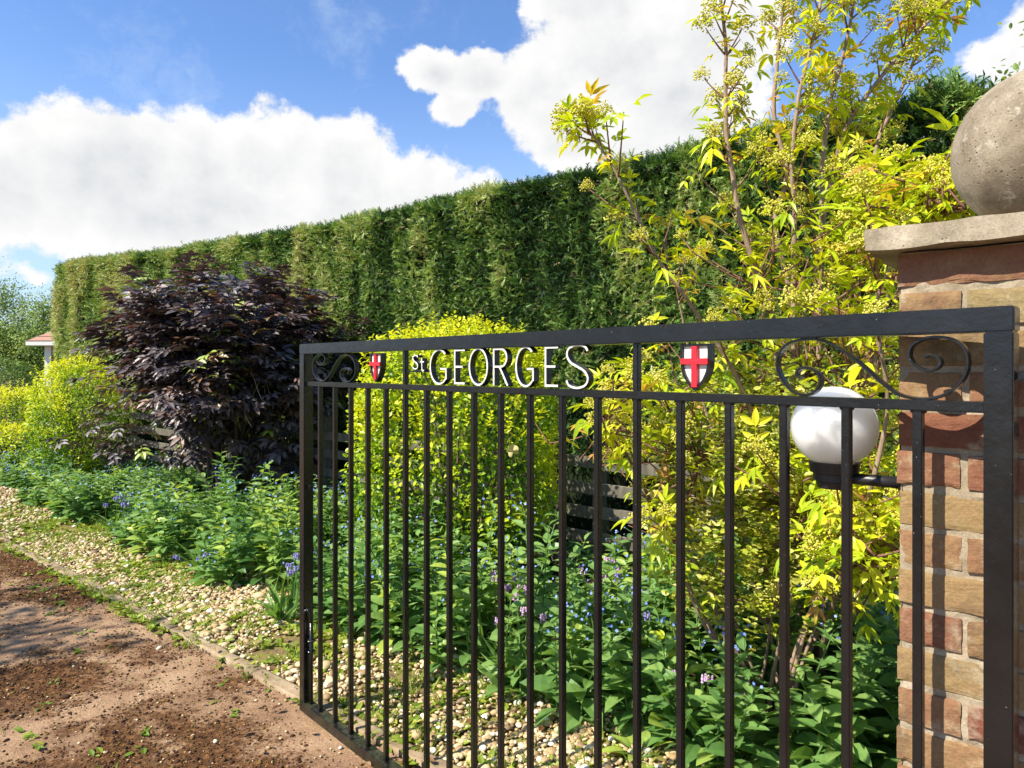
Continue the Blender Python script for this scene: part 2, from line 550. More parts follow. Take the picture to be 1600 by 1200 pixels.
def drive_mat():
    m, t, b, out = new_mat('mossy_driveway')
    at_ = t.new('ShaderNodeAttribute', attribute_name='tint')
    p = t.new('ShaderNodeNewGeometry').outputs['Position']
    n = t.noise(p, 3.2, 7, 0.7)
    grit = t.noise(p, 130.0, 4, 0.75)
    tan = t.ramp(n, [(0.3, (0.23, 0.132, 0.075)), (0.5, (0.36, 0.225, 0.130)), (0.7, (0.50, 0.34, 0.205))])
    tan = t.mix(0.75, tan, t.ramp(grit, [(0.28, (0.3, 0.27, 0.24)), (0.5, (0.85, 0.85, 0.85)), (0.72, (1.35, 1.3, 1.2))]), 'MULTIPLY')
    moss = t.ramp(t.noise(p, 42.0, 6, 0.75), [(0.3, (0.036, 0.015, 0.007)), (0.5, (0.092, 0.042, 0.016)), (0.7, (0.27, 0.13, 0.045))])
    ym = t.smooth(t.noise(p, 2.1, 4, 0.6), 0.60, 0.70)
    moss = t.mix(t.math('MULTIPLY', ym, 0.7), moss, (0.20, 0.115, 0.02))
    mid = t.math('MULTIPLY', t.math('SUBTRACT', t.noise(p, 13.0, 6, 0.75), 0.5), 1.1)
    f = t.smooth(t.math('ADD', t.math('ADD', at_.outputs['Fac'], mid), t.math('MULTIPLY', t.math('SUBTRACT', t.noise(p, 55.0, 5, 0.75), 0.5), 1.5)), 0.22, 0.78)
    c = t.mix(f, tan, moss)
    t.l.new(c, b.inputs['Base Color'])
    b.inputs['Roughness'].default_value = 0.95
    b.inputs['Specular IOR Level'].default_value = 0.15
    bp = t.new('ShaderNodeBump'); bp.inputs['Strength'].default_value = 0.9; bp.inputs['Distance'].default_value = 0.006
    t.l.new(t.math('ADD', grit, t.math('MULTIPLY', t.noise(p, 60.0, 5, 0.7), 1.3)), bp.inputs['Height'])
    t.l.new(bp.outputs[0], b.inputs['Normal'])
    return m


def ground_mat(name, stops, scale=6.0, fine=80.0, bump=0.6):
    m, t, b, out = new_mat(name)
    p = t.new('ShaderNodeNewGeometry').outputs['Position']
    n = t.noise(p, scale, 7, 0.68)
    g = t.noise(p, fine, 4, 0.7)
    c = t.mix(0.6, t.ramp(n, stops), t.ramp(g, [(0.3, (0.4, 0.4, 0.4)), (0.65, (1.15, 1.15, 1.15))]), 'MULTIPLY')
    t.l.new(c, b.inputs['Base Color'])
    b.inputs['Roughness'].default_value = 0.95
    b.inputs['Specular IOR Level'].default_value = 0.15
    bp = t.new('ShaderNodeBump'); bp.inputs['Strength'].default_value = bump; bp.inputs['Distance'].default_value = 0.01
    t.l.new(g, bp.inputs['Height']); t.l.new(bp.outputs[0], b.inputs['Normal'])
    return m


def globe_mat():
    m, t, b, out = new_mat('opal_lamp_globe')
    p = t.new('ShaderNodeNewGeometry').outputs['Position']
    n = t.noise(p, 12.0, 4, 0.6)
    gr = t.math('MULTIPLY', t.smooth(t.noise(p, 70.0, 5, 0.7), 0.58, 0.75), 0.35)
    t.l.new(t.mix(gr, t.ramp(n, [(0.3, (0.70, 0.70, 0.66)), (0.7, (0.82, 0.82, 0.79))]), (0.42, 0.40, 0.32)), b.inputs['Base Color'])
    b.inputs['Roughness'].default_value = 0.12
    b.inputs['Subsurface Weight'].default_value = 1.0
    b.inputs['Subsurface Radius'].default_value = (0.16, 0.16, 0.15)
    b.inputs['Subsurface Scale'].default_value = 1.0
    b.inputs['Specular IOR Level'].default_value = 0.5
    return m


M = {}
M['iron'] = iron_mat()
M['white'] = plain_mat('white_enamel', (0.66, 0.65, 0.59), 0.4, 0.22, 90)
M['red'] = plain_mat('red_enamel', (0.56, 0.014, 0.026), 0.35, 0.28, 70)
M['brick'] = brick_mat()
M['mortar'] = stone_mat('lime_mortar', [(0.3, (0.24, 0.19, 0.12)), (0.55, (0.36, 0.295, 0.20)), (0.75, (0.48, 0.41, 0.30))], 0.25, 0.3, 14)
M['cap'] = stone_mat('cast_stone_cap', [(0.28, (0.20, 0.165, 0.11)), (0.5, (0.34, 0.285, 0.20)), (0.72, (0.46, 0.40, 0.30))], 0.45, 0.7, 10)
M['ball'] = stone_mat('cast_stone_ball', [(0.30, (0.12, 0.095, 0.062)), (0.45, (0.24, 0.195, 0.135)), (0.58, (0.35, 0.295, 0.21)), (0.74, (0.50, 0.44, 0.33))], 0.5, 1.0, 6)
M['black_plastic'] = plain_mat('black_plastic', (0.015, 0.015, 0.017), 0.4, 0.2, 20)
M['globe'] = globe_mat()
M['timber'] = bark_mat('weathered_timber', (0.06, 0.052, 0.038), (0.16, 0.14, 0.10), 26)
M['bark'] = bark_mat('brown_bark', (0.07, 0.045, 0.03), (0.20, 0.14, 0.09), 40)
M['bark_pale'] = bark_mat('pale_elder_bark', (0.16, 0.10, 0.065), (0.40, 0.28, 0.19), 45)
M['bark_dark'] = bark_mat('dark_bark', (0.03, 0.02, 0.016), (0.10, 0.07, 0.05), 40)
M['twig_red'] = bark_mat('reddish_twig', (0.13, 0.05, 0.035), (0.24, 0.12, 0.07), 50)
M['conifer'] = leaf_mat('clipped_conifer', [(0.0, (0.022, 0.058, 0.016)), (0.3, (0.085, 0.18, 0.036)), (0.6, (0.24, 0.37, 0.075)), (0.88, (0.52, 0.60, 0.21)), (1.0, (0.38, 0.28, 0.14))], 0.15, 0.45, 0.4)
M['hedge_core'] = ground_mat('hedge_interior', [(0.3, (0.006, 0.010, 0.004)), (0.6, (0.016, 0.024, 0.008)), (0.8, (0.035, 0.028, 0.014))], 8, 60)  # skin under the sprays, near black for the shadow gaps between them
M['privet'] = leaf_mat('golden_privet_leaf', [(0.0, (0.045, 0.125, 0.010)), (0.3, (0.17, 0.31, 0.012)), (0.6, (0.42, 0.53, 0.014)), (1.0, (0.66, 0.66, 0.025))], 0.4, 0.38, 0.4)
M['elder_leaf'] = leaf_mat('golden_elder_leaf', [(0.0, (0.20, 0.34, 0.012)), (0.4, (0.46, 0.56, 0.015)), (0.8, (0.70, 0.66, 0.025)), (0.93, (0.62, 0.45, 0.06)), (1.0, (0.48, 0.24, 0.07))], 0.42, 0.4, 0.4)
M['elder_flower'] = leaf_mat('elder_flower_buds', [(0.0, (0.46, 0.45, 0.03)), (0.6, (0.66, 0.62, 0.08)), (1.0, (0.76, 0.72, 0.22))], 0.25, 0.6, 0.2)
M['purple'] = leaf_mat('purple_elder_leaf', [(0.0, (0.030, 0.024, 0.028)), (0.5, (0.092, 0.076, 0.080)), (0.8, (0.170, 0.138, 0.130)), (0.9, (0.20, 0.08, 0.03)), (0.95, (0.18, 0.22, 0.03)), (1.0, (0.26, 0.36, 0.04))], 0.15, 0.50, 0.9, (1.6, 0.7, 0.6))
M['varieg'] = leaf_mat('variegated_leaf', [(0.0, (0.07, 0.14, 0.015)), (0.35, (0.22, 0.30, 0.02)), (0.7, (0.52, 0.52, 0.06)), (1.0, (0.68, 0.64, 0.25))], 0.35, 0.4, 0.4)
M['herb'] = leaf_mat('alkanet_leaf', [(0.0, (0.045, 0.13, 0.030)), (0.45, (0.145, 0.285, 0.072)), (0.8, (0.26, 0.41, 0.11)), (1.0, (0.42, 0.53, 0.09))], 0.42, 0.42, 0.45)
M['weed'] = leaf_mat('weed_leaf', [(0.0, (0.05, 0.12, 0.015)), (0.5, (0.16, 0.26, 0.025)), (1.0, (0.36, 0.40, 0.05))], 0.35, 0.45, 0.35)
M['blue_fl'] = leaf_mat('blue_flower', [(0.0, (0.12, 0.22, 0.60)), (1.0, (0.30, 0.40, 0.72))], 0.2, 0.5, 0.2, (1, 1, 1))
M['violet_fl'] = leaf_mat('violet_bell', [(0.0, (0.20, 0.16, 0.55)), (1.0, (0.40, 0.34, 0.74))], 0.25, 0.5, 0.2, (1, 1, 1))
M['pink_fl'] = leaf_mat('pink_bell', [(0.0, (0.48, 0.26, 0.52)), (1.0, (0.70, 0.48, 0.68))], 0.25, 0.5, 0.2, (1, 1, 1))
M['far_leaf'] = leaf_mat('far_tree_leaf', [(0.0, (0.06, 0.12, 0.03)), (0.5, (0.19, 0.29, 0.06)), (1.0, (0.40, 0.47, 0.12))], 0.35, 0.5, 0.3)
M['pebble'] = tint_mat('pea_gravel', [(0.0, (0.15, 0.10, 0.055)), (0.3, (0.37, 0.25, 0.12)), (0.6, (0.52, 0.39, 0.21)), (0.85, (0.60, 0.49, 0.31)), (1.0, (0.68, 0.63, 0.52))], 0.6, 120, 0.25, 0.2)
M['drive'] = drive_mat()
M['gravel_base'] = ground_mat('gravel_base', [(0.3, (0.10, 0.07, 0.035)), (0.45, (0.22, 0.15, 0.075)), (0.56, (0.20, 0.20, 0.035)), (0.75, (0.36, 0.30, 0.12))], 14, 60, 1.0)
M['soil'] = ground_mat('bed_soil', [(0.3, (0.018, 0.013, 0.008)), (0.6, (0.05, 0.035, 0.02)), (0.8, (0.10, 0.065, 0.035))], 8, 50, 1.0)
M['kerb'] = stone_mat('old_concrete_kerb', [(0.3, (0.20, 0.14, 0.08)), (0.5, (0.34, 0.25, 0.15)), (0.7, (0.46, 0.36, 0.23))], 0.3, 0.4, 8)
M['field'] = ground_mat('open_ground', [(0.3, (0.06, 0.06, 0.025)), (0.5, (0.13, 0.11, 0.05)), (0.7, (0.19, 0.145, 0.08))], 0.8, 12, 0.4)
M['house_wall'] = tint_mat('red_brick_far', [(0.0, (0.22, 0.09, 0.06)), (1.0, (0.34, 0.17, 0.12))], 0.9, 12, 0.6)
M['roof_tile'] = tint_mat('clay_roof_tiles', [(0.0, (0.26, 0.13, 0.09)), (1.0, (0.42, 0.25, 0.18))], 0.9, 8, 0.7)
M['glass'] = plain_mat('dark_window_glass', (0.03, 0.035, 0.04), 0.08, 0.2, 3)
M['dead'] = leaf_mat('dead_leaf', [(0.0, (0.10, 0.045, 0.02)), (0.6, (0.22, 0.11, 0.05)), (1.0, (0.36, 0.24, 0.12))], 0.2, 0.7, 0.2)
M['straw'] = plain_mat('dry_stem', (0.33, 0.27, 0.17), 0.8, 0.2, 30)


# ================================================================== the ground
def sheet(name, s0, s1, d0, d1, ns, nd, zf, mat, tf=None, smooth=True):
    S, D = np.meshgrid(np.linspace(s0, s1, ns), np.linspace(d0, d1, nd), indexing='ij')
    P = K(S, D)
    P[..., 2] = zf(S, D, P)
    i = np.arange(ns - 1)[:, None] * nd; j = np.arange(nd - 1)[None]
    q = np.stack([i + j, i + nd + j, i + nd + j + 1, i + j + 1], -1).reshape(-1, 4)
    q = q[:, ::-1]
    t = 0.5
    if tf is not None:
        tv = tf(S, D, P).ravel()
        t = tv[q].mean(1)
    o = build(name, [(P.reshape(-1, 3), q, 0, t)], mat, smooth=smooth)
    return tag(o, kind='structure')


def moss_amount(P):
    n = vnoise(P * [1, 1, 0], 1.3, 3, 4)
    n2 = vnoise(P * [1, 1, 0], 6.0, 9, 3)
    near = np.clip(1 - np.abs((P @ KN) - 1.35) / 0.75, 0, 1)       # thickest in a belt along the kerb
    return np.clip((n - 0.46) * 2.4 + 0.20 + near * 0.30 + (n2 - 0.5) * 1.1, 0, 1)


def drive_z(S, D, P):
    m = moss_amount(P)
    lump = vnoise(P * [1, 1, 0], 52.0, 21, 3)
    return 0.004 + m * np.clip(lump - 0.35, 0, 1) * 0.016 + 0.012 * (vnoise(P * [1, 1, 0], 1.1, 5, 2) - 0.5)


base = build('ground', [(np.array([(-900, -900, -0.03), (900, -900, -0.03), (900, 900, -0.03), (-900, 900, -0.03)], float), np.array([(0, 1, 2, 3)]), 0, 0.5)], M['field'])
tag(base, kind='structure')
sheet('driveway', 0.6, 9.0, -0.4, 1.765, 1050, 290, drive_z, M['drive'], lambda S, D, P: moss_amount(P))
sheet('driveway_far', 9.0, 40.0, -5.0, 1.765, 60, 20, lambda S, D, P: 0.0 * S, M['drive'], lambda S, D, P: moss_amount(P))
sheet('driveway_near', -6.0, 0.6, -5.0, 1.765, 60, 60, lambda S, D, P: 0.0 * S, M['drive'], lambda S, D, P: moss_amount(P))
sheet('driveway_side', 0.6, 9.0, -5.0, -0.4, 60, 40, lambda S, D, P: 0.0 * S, M['drive'], lambda S, D, P: moss_amount(P))


def gravel_z(S, D, P):
    return 0.006 + 0.02 * (vnoise(P * [1, 1, 0], 1.6, 11, 3) - 0.4)


def bed_z(S, D, P):
    return -0.02 + np.clip((D - 2.5) / 0.5, 0, 1) * 0.06 + 0.05 * (vnoise(P * [1, 1, 0], 2.5, 12, 4) - 0.5)


sheet('gravel_strip', 0.2, 14.0, 1.845, 3.0, 500, 60, gravel_z, M['gravel_base'])
sheet('flower_bed', -1.0, 16.0, 2.55, 6.2, 340, 80, bed_z, M['soil'])


def make_kerb():
    pieces = []
    s = 0.35; r = np.random.default_rng(4)
    while s < 14:
        L = r.uniform(0.85, 0.93)
        bm = bmesh.new()
        bmesh.ops.create_cube(bm, size=1.0)
        bmesh.ops.subdivide_edges(bm, edges=bm.edges[:], cuts=5, use_grid_fill=True)
        V, F = from_bm(bm)
        V = V * [L - 0.008, 0.062, 0.14]
        V[:, 0] += s + L / 2
        V[:, 1] += 1.805 + r.uniform(-.006, .006)
        V[:, 2] += -0.045 + r.uniform(-.006, .004)
        W = K(V[:, 0], V[:, 1], V[:, 2])
        W += (vnoise(W, 14, 5, 3) - 0.5)[:, None] * 0.018 * np.array([0.6, 0.6, 1])
        pieces.append((W, F, 0, 0.5))
        s += L
    tag(build('kerb', pieces, M['kerb'], smooth=True), kind='structure')


make_kerb()


# ------------------------------------------------------------------ pebbles
def ico(sub):
    bm = bmesh.new(); bmesh.ops.create_icosphere(bm, subdivisions=sub, radius=1.0)
    return from_bm(bm)


ICO1, ICO2 = ico(1), ico(2)


def stones(P, size, tint, tmpl):
    n = len(P)
    V, F = tmpl
    D = rand_unit(n); N = rand_unit(n)
    W, G, T = inst((V, F), np.zeros((n, 3)), D, N, 1.0, tint)
    W = W.reshape(n, len(V), 3)
    lump = 1 + 0.35 * (vnoise(W * 1.0 + np.arange(n)[:, None, None] * 3.7, 0.9, 3, 1) - 0.5)
    sc = np.stack([size * rng.uniform(0.8, 1.3, n), size * rng.uniform(0.7, 1.1, n), size * rng.uniform(0.45, 0.75, n)], -1)
    ang = rng.uniform(0, 2 * pi, n); c, s_ = np.cos(ang)[:, None], np.sin(ang)[:, None]
    W = W * lump[..., None] * sc[:, None]
    X = W[..., 0] * c - W[..., 1] * s_; Y = W[..., 0] * s_ + W[..., 1] * c
    W = np.stack([X, Y, W[..., 2]], -1) + P[:, None]
    return W.reshape(-1, 3), G, 0, T


def make_gravel():
    pcs = []
    for (s0, s1, n, tm, sz) in ((0.6, 4.2, 25000, ICO2, 0.0078), (4.2, 7.5, 15000, ICO1, 0.009), (7.5, 13, 8000, ICO1, 0.012)):
        s = rng.uniform(s0, s1, n); d = 1.85 + (rng.uniform(0, 1, n) ** 1.15) * 1.05
        P = K(s, d); keep = vnoise(P, 1.9, 31, 3) + rng.uniform(-.22, .22, n) > 0.50
        P = P[keep]; n = len(P)
        size = sz * np.exp(rng.normal(0, 0.42, n))
        P[:, 2] = 0.012 + size * 0.25 + rng.uniform(0, 0.008, n) + 0.02 * (vnoise(P * [1, 1, 0], 1.6, 11, 3) - 0.4)
        pcs.append(stones(P, size, np.clip(rng.normal(0.52, 0.26, n), 0, 1), tm))
    tag(build('gravel_pebbles', pcs, M['pebble'], smooth=True), 'cream and tan pea gravel lying between kerb and flower bed', 'gravel', kind='stuff')
    # grit and stray stones on the drive
    n = 2600
    s = rng.uniform(1.6, 8, n); d = rng.uniform(0.3, 1.76, n)
    P = K(s, d); size = 0.0035 * np.exp(rng.normal(0, 0.45, n)); P[:, 2] = 0.010
    big = rng.uniform(0, 1, n) > 0.988
    size[big] *= 2.0; 
    t = np.clip(rng.normal(0.40, 0.25, n), 0, 1); t[big] = rng.uniform(.75, 1, big.sum())
    tag(build('stray_stones', [stones(P, size, t, ICO1)], M['pebble'], smooth=True), 'loose grit and stray pale stones scattered over the brown drive', 'stones', kind='stuff')
    # crumbs of moss
    n = 60000
    s = rng.uniform(1.6, 8.5, n); d = rng.uniform(0.2, 1.8, n)
    P = K(s, d); m = moss_amount(P)
    keep = m + rng.uniform(-.6, .6, n) > 0.62
    P = P[keep]; n = len(P)
    P[:, 2] = drive_z(None, None, P) + 0.002
    W = stones(P, 0.0034 * np.exp(rng.normal(0, 0.5, n)), rng.uniform(0, 1, n), ICO1)
    mm = tint_mat('brown_moss', [(0.0, (0.03, 0.014, 0.008)), (0.5, (0.075, 0.036, 0.016)), (0.85, (0.15, 0.075, 0.03)), (1.0, (0.17, 0.12, 0.02))], 0.95, 150, 0.4, 0.6)
    tag(build('moss', [W], mm, smooth=True), 'crumbly brown moss spread in patches over the drive', 'moss', kind='stuff')


make_gravel()


# ================================================================== the pillar and its lamp
PR = -KU                                     # to the right along the pillar's front
PD = 1.475                                   # its front face
_k = (1402 - 800) / F_PX
_Y = PD / (KN[0] * _k + KN[1])
PC = np.array([_k * _Y, _Y, 0.0])            # front left corner on the ground
PW = 0.44


def pil(V):
    V = np.asarray(V, float)
    return PC + V[:, 0:1] * PR + V[:, 1:2] * KN + V[:, 2:3] * np.array([0, 0, 1.0])


def make_pillar():
    root = thing('brick_pillar', PC + PR * PW / 2 + KN * PW / 2, 'square weathered brick gate pillar with stone cap and ball on top', 'gate pillar')
    r = np.random.default_rng(12)
    bm = bmesh.new(); bmesh.ops.create_cube(bm, size=1.0)
    bmesh.ops.subdivide_edges(bm, edges=bm.edges[:], cuts=13, use_grid_fill=True)
    UNIT = from_bm(bm)
    pcs = []
    top = 1.72
    z = top
    row = 0
    j = 0.011
    while z > -0.05:
        z1 = z; z0 = z - 0.066
        xs = [(0, 0.2155), (0.2245, 0.44)] if row % 2 == 0 else [(0, 0.103), (0.112, 0.328), (0.337, 0.44)]
        lays = []
        for face in range(4):
            for (a, b) in xs:
                # bricks on the four faces; corners belong to alternating faces
                lays.append((face, a, b))
        for (face, a, b) in lays:
            dep = 0.10
            lo, hi = a, b
            if face in (1, 3):
                if lo < 0.05: lo = 0.1 + j
                if hi > 0.39: hi = 0.34 - j
                if hi - lo < 0.03: continue
            wob = r.uniform(-.0025, .0025, 3)
            x_, y_, z_ = (lo + wob[0], hi + wob[0] * .5), (wob[1], dep), (z0 + wob[2] * .5, z1 - 0.002 + wob[2] * .5)
            V, F = UNIT[0].copy(), UNIT[1]
            half = np.array([x_[1] - x_[0], y_[1] - y_[0], z_[1] - z_[0]]) / 2
            V = V * half * 2
            # worn arrises: pull the edges in, more where a chip is missing
            ed = np.sort(half - np.abs(V), axis=1)[:, 1]
            chip = .0014 + np.clip(vnoise(V + [face * 3.1 + lo * 7, row * 1.7, 0], 55, 77, 2) - .58, 0, 1) * .009
            pull = np.clip(1 - ed / .010, 0, 1) * chip
            V = V - np.sign(V) * np.minimum(pull[:, None], half * .5) * (half - np.abs(V) < .010)
            V = V + [(x_[0] + x_[1]) / 2, (y_[0] + y_[1]) / 2, (z_[0] + z_[1]) / 2]
            if face == 1: V = np.stack([V[:, 1], V[:, 0], V[:, 2]], -1); F = F[:, ::-1]
            elif face == 2: V = np.stack([PW - V[:, 0], PW - V[:, 1], V[:, 2]], -1)
            elif face == 3: V = np.stack([PW - V[:, 1], V[:, 0], V[:, 2]], -1)
            W = pil(V)
            W += (vnoise(W, 70, 8, 3) - 0.5)[:, None] * 0.0025
            pcs.append((W, F, 0, float(np.clip((r.normal(0.47, 0.19) if row else r.uniform(.2, .6)), 0, 1))))
        z -= 0.075; row += 1
    # mortar: a core with slightly uneven, recessed faces
    n = 60
    core = []
    e = 0.0045
    for face in range(4):
        A, B = np.meshgrid(np.linspace(e, PW - e, 45), np.linspace(-0.05, top - 0.002, 170), indexing='ij')
        if face == 0: V = np.stack([A, np.full_like(A, e), B], -1)
        elif face == 1: V = np.stack([np.full_like(A, e), A, B], -1)
        elif face == 2: V = np.stack([A, np.full_like(A, PW - e), B], -1)
        else: V = np.stack([np.full_like(A, PW - e), A, B], -1)
        V = V.reshape(-1, 3)
        nrm = np.array([(0, -1, 0), (-1, 0, 0), (0, 1, 0), (1, 0, 0)][face], float)
        V = V + ((vnoise(V, 26, 40 + face, 3) - 0.58) * 0.014)[:, None] * nrm
        i = np.arange(44)[:, None] * 170; jj = np.arange(169)[None]
        q = np.stack([i + jj, i + 170 + jj, i + 171 + jj, i + jj + 1], -1).reshape(-1, 4)
        core.append((pil(V), np.concatenate([q[:, [0, 1, 2]], q[:, [0, 2, 3]]]), 1, 0.5))
    build('shaft', pcs + core, [M['brick'], M['mortar']], root)
    o = 0.047
    bm = bmesh.new(); bmesh.ops.create_cube(bm, size=1.0)
    bmesh.ops.subdivide_edges(bm, edges=bm.edges[:], cuts=24, use_grid_fill=True)
    V, F = from_bm(bm)
    V = V * [PW + 2 * o, PW + 2 * o, 0.040] + [PW / 2, PW / 2, 1.742]
    rr = np.abs(V - [PW / 2, PW / 2, 1.742]) / [PW / 2 + o, PW / 2 + o, 0.022]
    up = V[:, 2] > 1.742
    V[:, 2] += np.where(up, 0.012 * np.clip(1 - np.maximum(rr[:, 0], rr[:, 1]), 0, 1), 0)
    V += (vnoise(V, 22, 6, 3) - 0.5)[:, None] * 0.009 * np.array([.7, .7, 1])
    build('cap', [(pil(V), F, 0, 0.5)], M['cap'], root, smooth=False)
    R = 0.158
    bm = bmesh.new(); bmesh.ops.create_icosphere(bm, subdivisions=6, radius=R)
    V, F = from_bm(bm)
    V *= (1 + 0.012 * (vnoise(V, 30, 2, 3) - 0.5) + 0.02 * (vnoise(V, 7, 3, 2) - 0.5))[:, None]
    c = pil([(PW / 2, PW / 2, 1.762 + R + 0.008)])[0]
    build('ball_finial', [(V + c, F, 0, 0.5)], M['ball'], root, smooth=True)
    prof = [(0.0, 1.78), (0.05, 1.785), (0.075, 1.772), (0.085, 1.76), (0.09, 1.752)]
    V, F = lathe(prof[::-1], (c[0], c[1], 0), 32)
    build('finial_collar', [(V, F, 0, .5)], M['cap'], root, smooth=True)


make_pillar()


def make_lamp():
    ctr = at(1303, 667, 1.52)
    a = 0.152
    wall = ctr - KU * a
    root = thing('wall_lamp', (wall[0], wall[1], ctr[2] - 0.12), 'white opal globe lamp on a black arm fixed to the brick pillar', 'outdoor lamp')
    R = 0.090
    th = np.linspace(-pi / 2 * 0.72, pi / 2, 30)
    V, F = lathe([(R * cos(t) + 1e-5, R * sin(t)) for t in th], ctr, 56)
    build('globe', [(V, F, 0, 0.5)], M['globe'], root, smooth=True)
    b = ctr[2] - R
    prof = [(0.0, b - 0.045), (0.034, b - 0.045), (0.038, b - 0.03), (0.043, b - 0.028), (0.043, b - 0.012), (0.05, b - 0.010), (0.053, b + 0.012), (0.047, b + 0.014), (0.046, b + 0.004)]
    V, F = lathe(prof, (ctr[0], ctr[1], 0), 40)
    build('lamp_holder', [(V, F, 0, .5)], M['black_plastic'], root, smooth=False)
    z = b - 0.018
    p0, p1 = ctr + KU * 0.0, wall + KU * 0.006
    P = np.array([[p0[0], p0[1], z], [(p0[0] + p1[0]) / 2, (p0[1] + p1[1]) / 2, z], [p1[0], p1[1], z]])
    V, F = tube(P, 0.0105, 14)
    V2, F2 = tube(P + [0, 0, -0.003], [0.0125] * 3, 14)
    build('arm', [(V2, F2, 0, .5)], M['black_plastic'], root, smooth=True)
    Q = np.array([wall + KU * 0.001, wall + KU * 0.014, wall + KU * 0.020]); Q[:, 2] = z
    V, F = tube(Q, [0.042, 0.042, 0.034], 28)
    build('wall_plate', [(V, F, 0, .5)], M['black_plastic'], root, smooth=False)


make_lamp()


# ================================================================== the gate
GR, GL = np.array([0.83, 1.123, 0.0]), np.array([-0.895, 2.94, 0.0])
GLEN = float(np.linalg.norm(GR - GL))
GX = (GR - GL) / GLEN                          # to the right along the gate
GN = np.array([GX[1], -GX[0], 0.0])            # towards the viewer
if np.dot(GN, -GR) < 0: GN = -GN


def gt(V):                                     # gate coordinates: along, height, towards the viewer
    V = np.asarray(V, float)
    return GL + V[:, 0:1] * GX + V[:, 1:2] * np.array([0, 0, 1.0]) + V[:, 2:3] * GN


def fixF(V, F):
    """make the faces of a closed piece point outwards"""
    a, b, c = V[F[:, 0]], V[F[:, 1]], V[F[:, 2]]
    vol = np.einsum('ij,ij->i', a - V.mean(0), np.cross(b - V.mean(0), c - V.mean(0))).sum()
    return F if vol > 0 else F[:, ::-1]


def gbox(q0, q1, z0, z1, c0, c1, bev=0.0025, seg=2):
    V, F = box(q0, q1, z0, z1, c0, c1, bev, seg)
    W = gt(V)
    return W, fixF(W, F)


def ribbon(C, half_c, thick, cz=0.0):
    """a flat bar bent along the curve C (along, height), edge towards the viewer"""
    C = np.asarray(C, float)
    T = unit(np.gradient(C, axis=0)); Nn = np.stack([-T[:, 1], T[:, 0]], -1)
    h = np.broadcast_to(np.asarray(thick, float), (len(C),))[:, None] / 2
    b = 0.0012
    ring = []
    for (sn, cc) in ((1, -half_c), (1, half_c - b), (0.7, half_c), (-0.7, half_c), (-1, half_c - b), (-1, -half_c)):
        ring.append(np.concatenate([C + Nn * h * sn, np.full((len(C), 1), cz + cc)], 1))
    V = np.stack(ring, 1).reshape(-1, 3); k = 6; n = len(C)
    i = np.arange(n - 1)[:, None] * k; j = np.arange(k)[None]; j2 = (j + 1) % k
    q = np.stack([i + j, i + j2, i + k + j2, i + k + j], -1).reshape(-1, 4)
    F = np.concatenate([q[:, [0, 1, 2]], q[:, [0, 2, 3]]])
    front = np.zeros(len(F), bool); jj = np.tile(np.arange(k), n - 1); fr = (jj >= 1) & (jj <= 3)
    front = np.concatenate([fr, fr])
    e = (n - 1) * k
    caps = np.array([(0, a, a + 1) for a in range(1, k - 1)] + [(e, e + a + 1, e + a) for a in range(1, k - 1)])
    F = np.concatenate([F, caps]); front = np.concatenate([front, np.zeros(len(caps), bool)])
    W = gt(V)
    a_, b_, c_ = W[F[:, 0]], W[F[:, 1]], W[F[:, 2]]
    m = W.mean(0)
    if np.einsum('ij,ij->i', a_ - m, np.cross(b_ - m, c_ - m)).sum() < 0: F = F[:, ::-1]
    return W, F, front


def q_of(px, c=0.0):
    """position along the gate seen in column px"""
    k = (px - 800) / F_PX
    base_ = GL + GN * c
    return (k * base_[1] - base_[0]) / (GX[0] - k * GX[1])


def arc(cx, cy, rx, ry, a0, a1, n=14):
    t = np.radians(np.linspace(a0, a1, n))
    return [(cx + rx * cos(a), cy + ry * sin(a)) for a in t]


def S_shape(w, h):
    return spline([(w * .46, h * .36), (w * .34, h * .46), (0, h * .5), (-w * .36, h * .43), (-w * .46, h * .27), (-w * .30, h * .10), (0, 0), (w * .32, -h * .11), (w * .47, -h * .27),
                   (w * .36, -h * .43), (0, -h * .5), (-w * .36, -h * .45), (-w * .48, -h * .33)], 46)


def letter_strokes(ch, w, h):
    a = []
    if ch == 'G':
        a.append(arc(0.03 * w, 0, w * .5, h * .5, 48, 318, 34))
        a.append([(w * .42, -h * .36), (w * .42, -h * .04)])
        a.append([(w * .12, -h * .06), (w * .46, -h * .06)])
    elif ch == 'E':
        a.append([(-w * .34, h * .5), (-w * .34, -h * .5)])
        for z, e in ((.47, .46), (.0, .3), (-.47, .46)): a.append([(-w * .34, h * z), (w * e, h * z)])
    elif ch == 'O':
        a.append(arc(0, 0, w * .5, h * .5, 0, 360, 44))
    elif ch == 'R':
        a.append([(-w * .38, -h * .5), (-w * .38, h * .48)])
        a.append([(-w * .38, h * .47)] + arc(w * .06, h * .235, w * .34, h * .235, 90, -90, 18) + [(-w * .38, 0)])
        a.append([(-w * .02, 0), (w * .46, -h * .5)])
    elif ch == 'S':
        a.append(S_shape(w, h))
    elif ch == 't':
        a.append(spline([(-w * .1, h * .5), (-w * .1, 0), (-w * .06, -h * .38), (w * .12, -h * .5), (w * .38, -h * .4)], 18))
        a.append([(-w * .42, h * .2), (w * .4, h * .2)])
    return a


def spiral(cx, cy, r0, r1, a0, a1, n=60):
    t = np.linspace(0, 1, n)
    a = np.radians(a0 + (a1 - a0) * t); r = r0 + (r1 - r0) * t ** 0.85
    return np.stack([cx + r * np.cos(a), cy + r * np.sin(a)], -1)


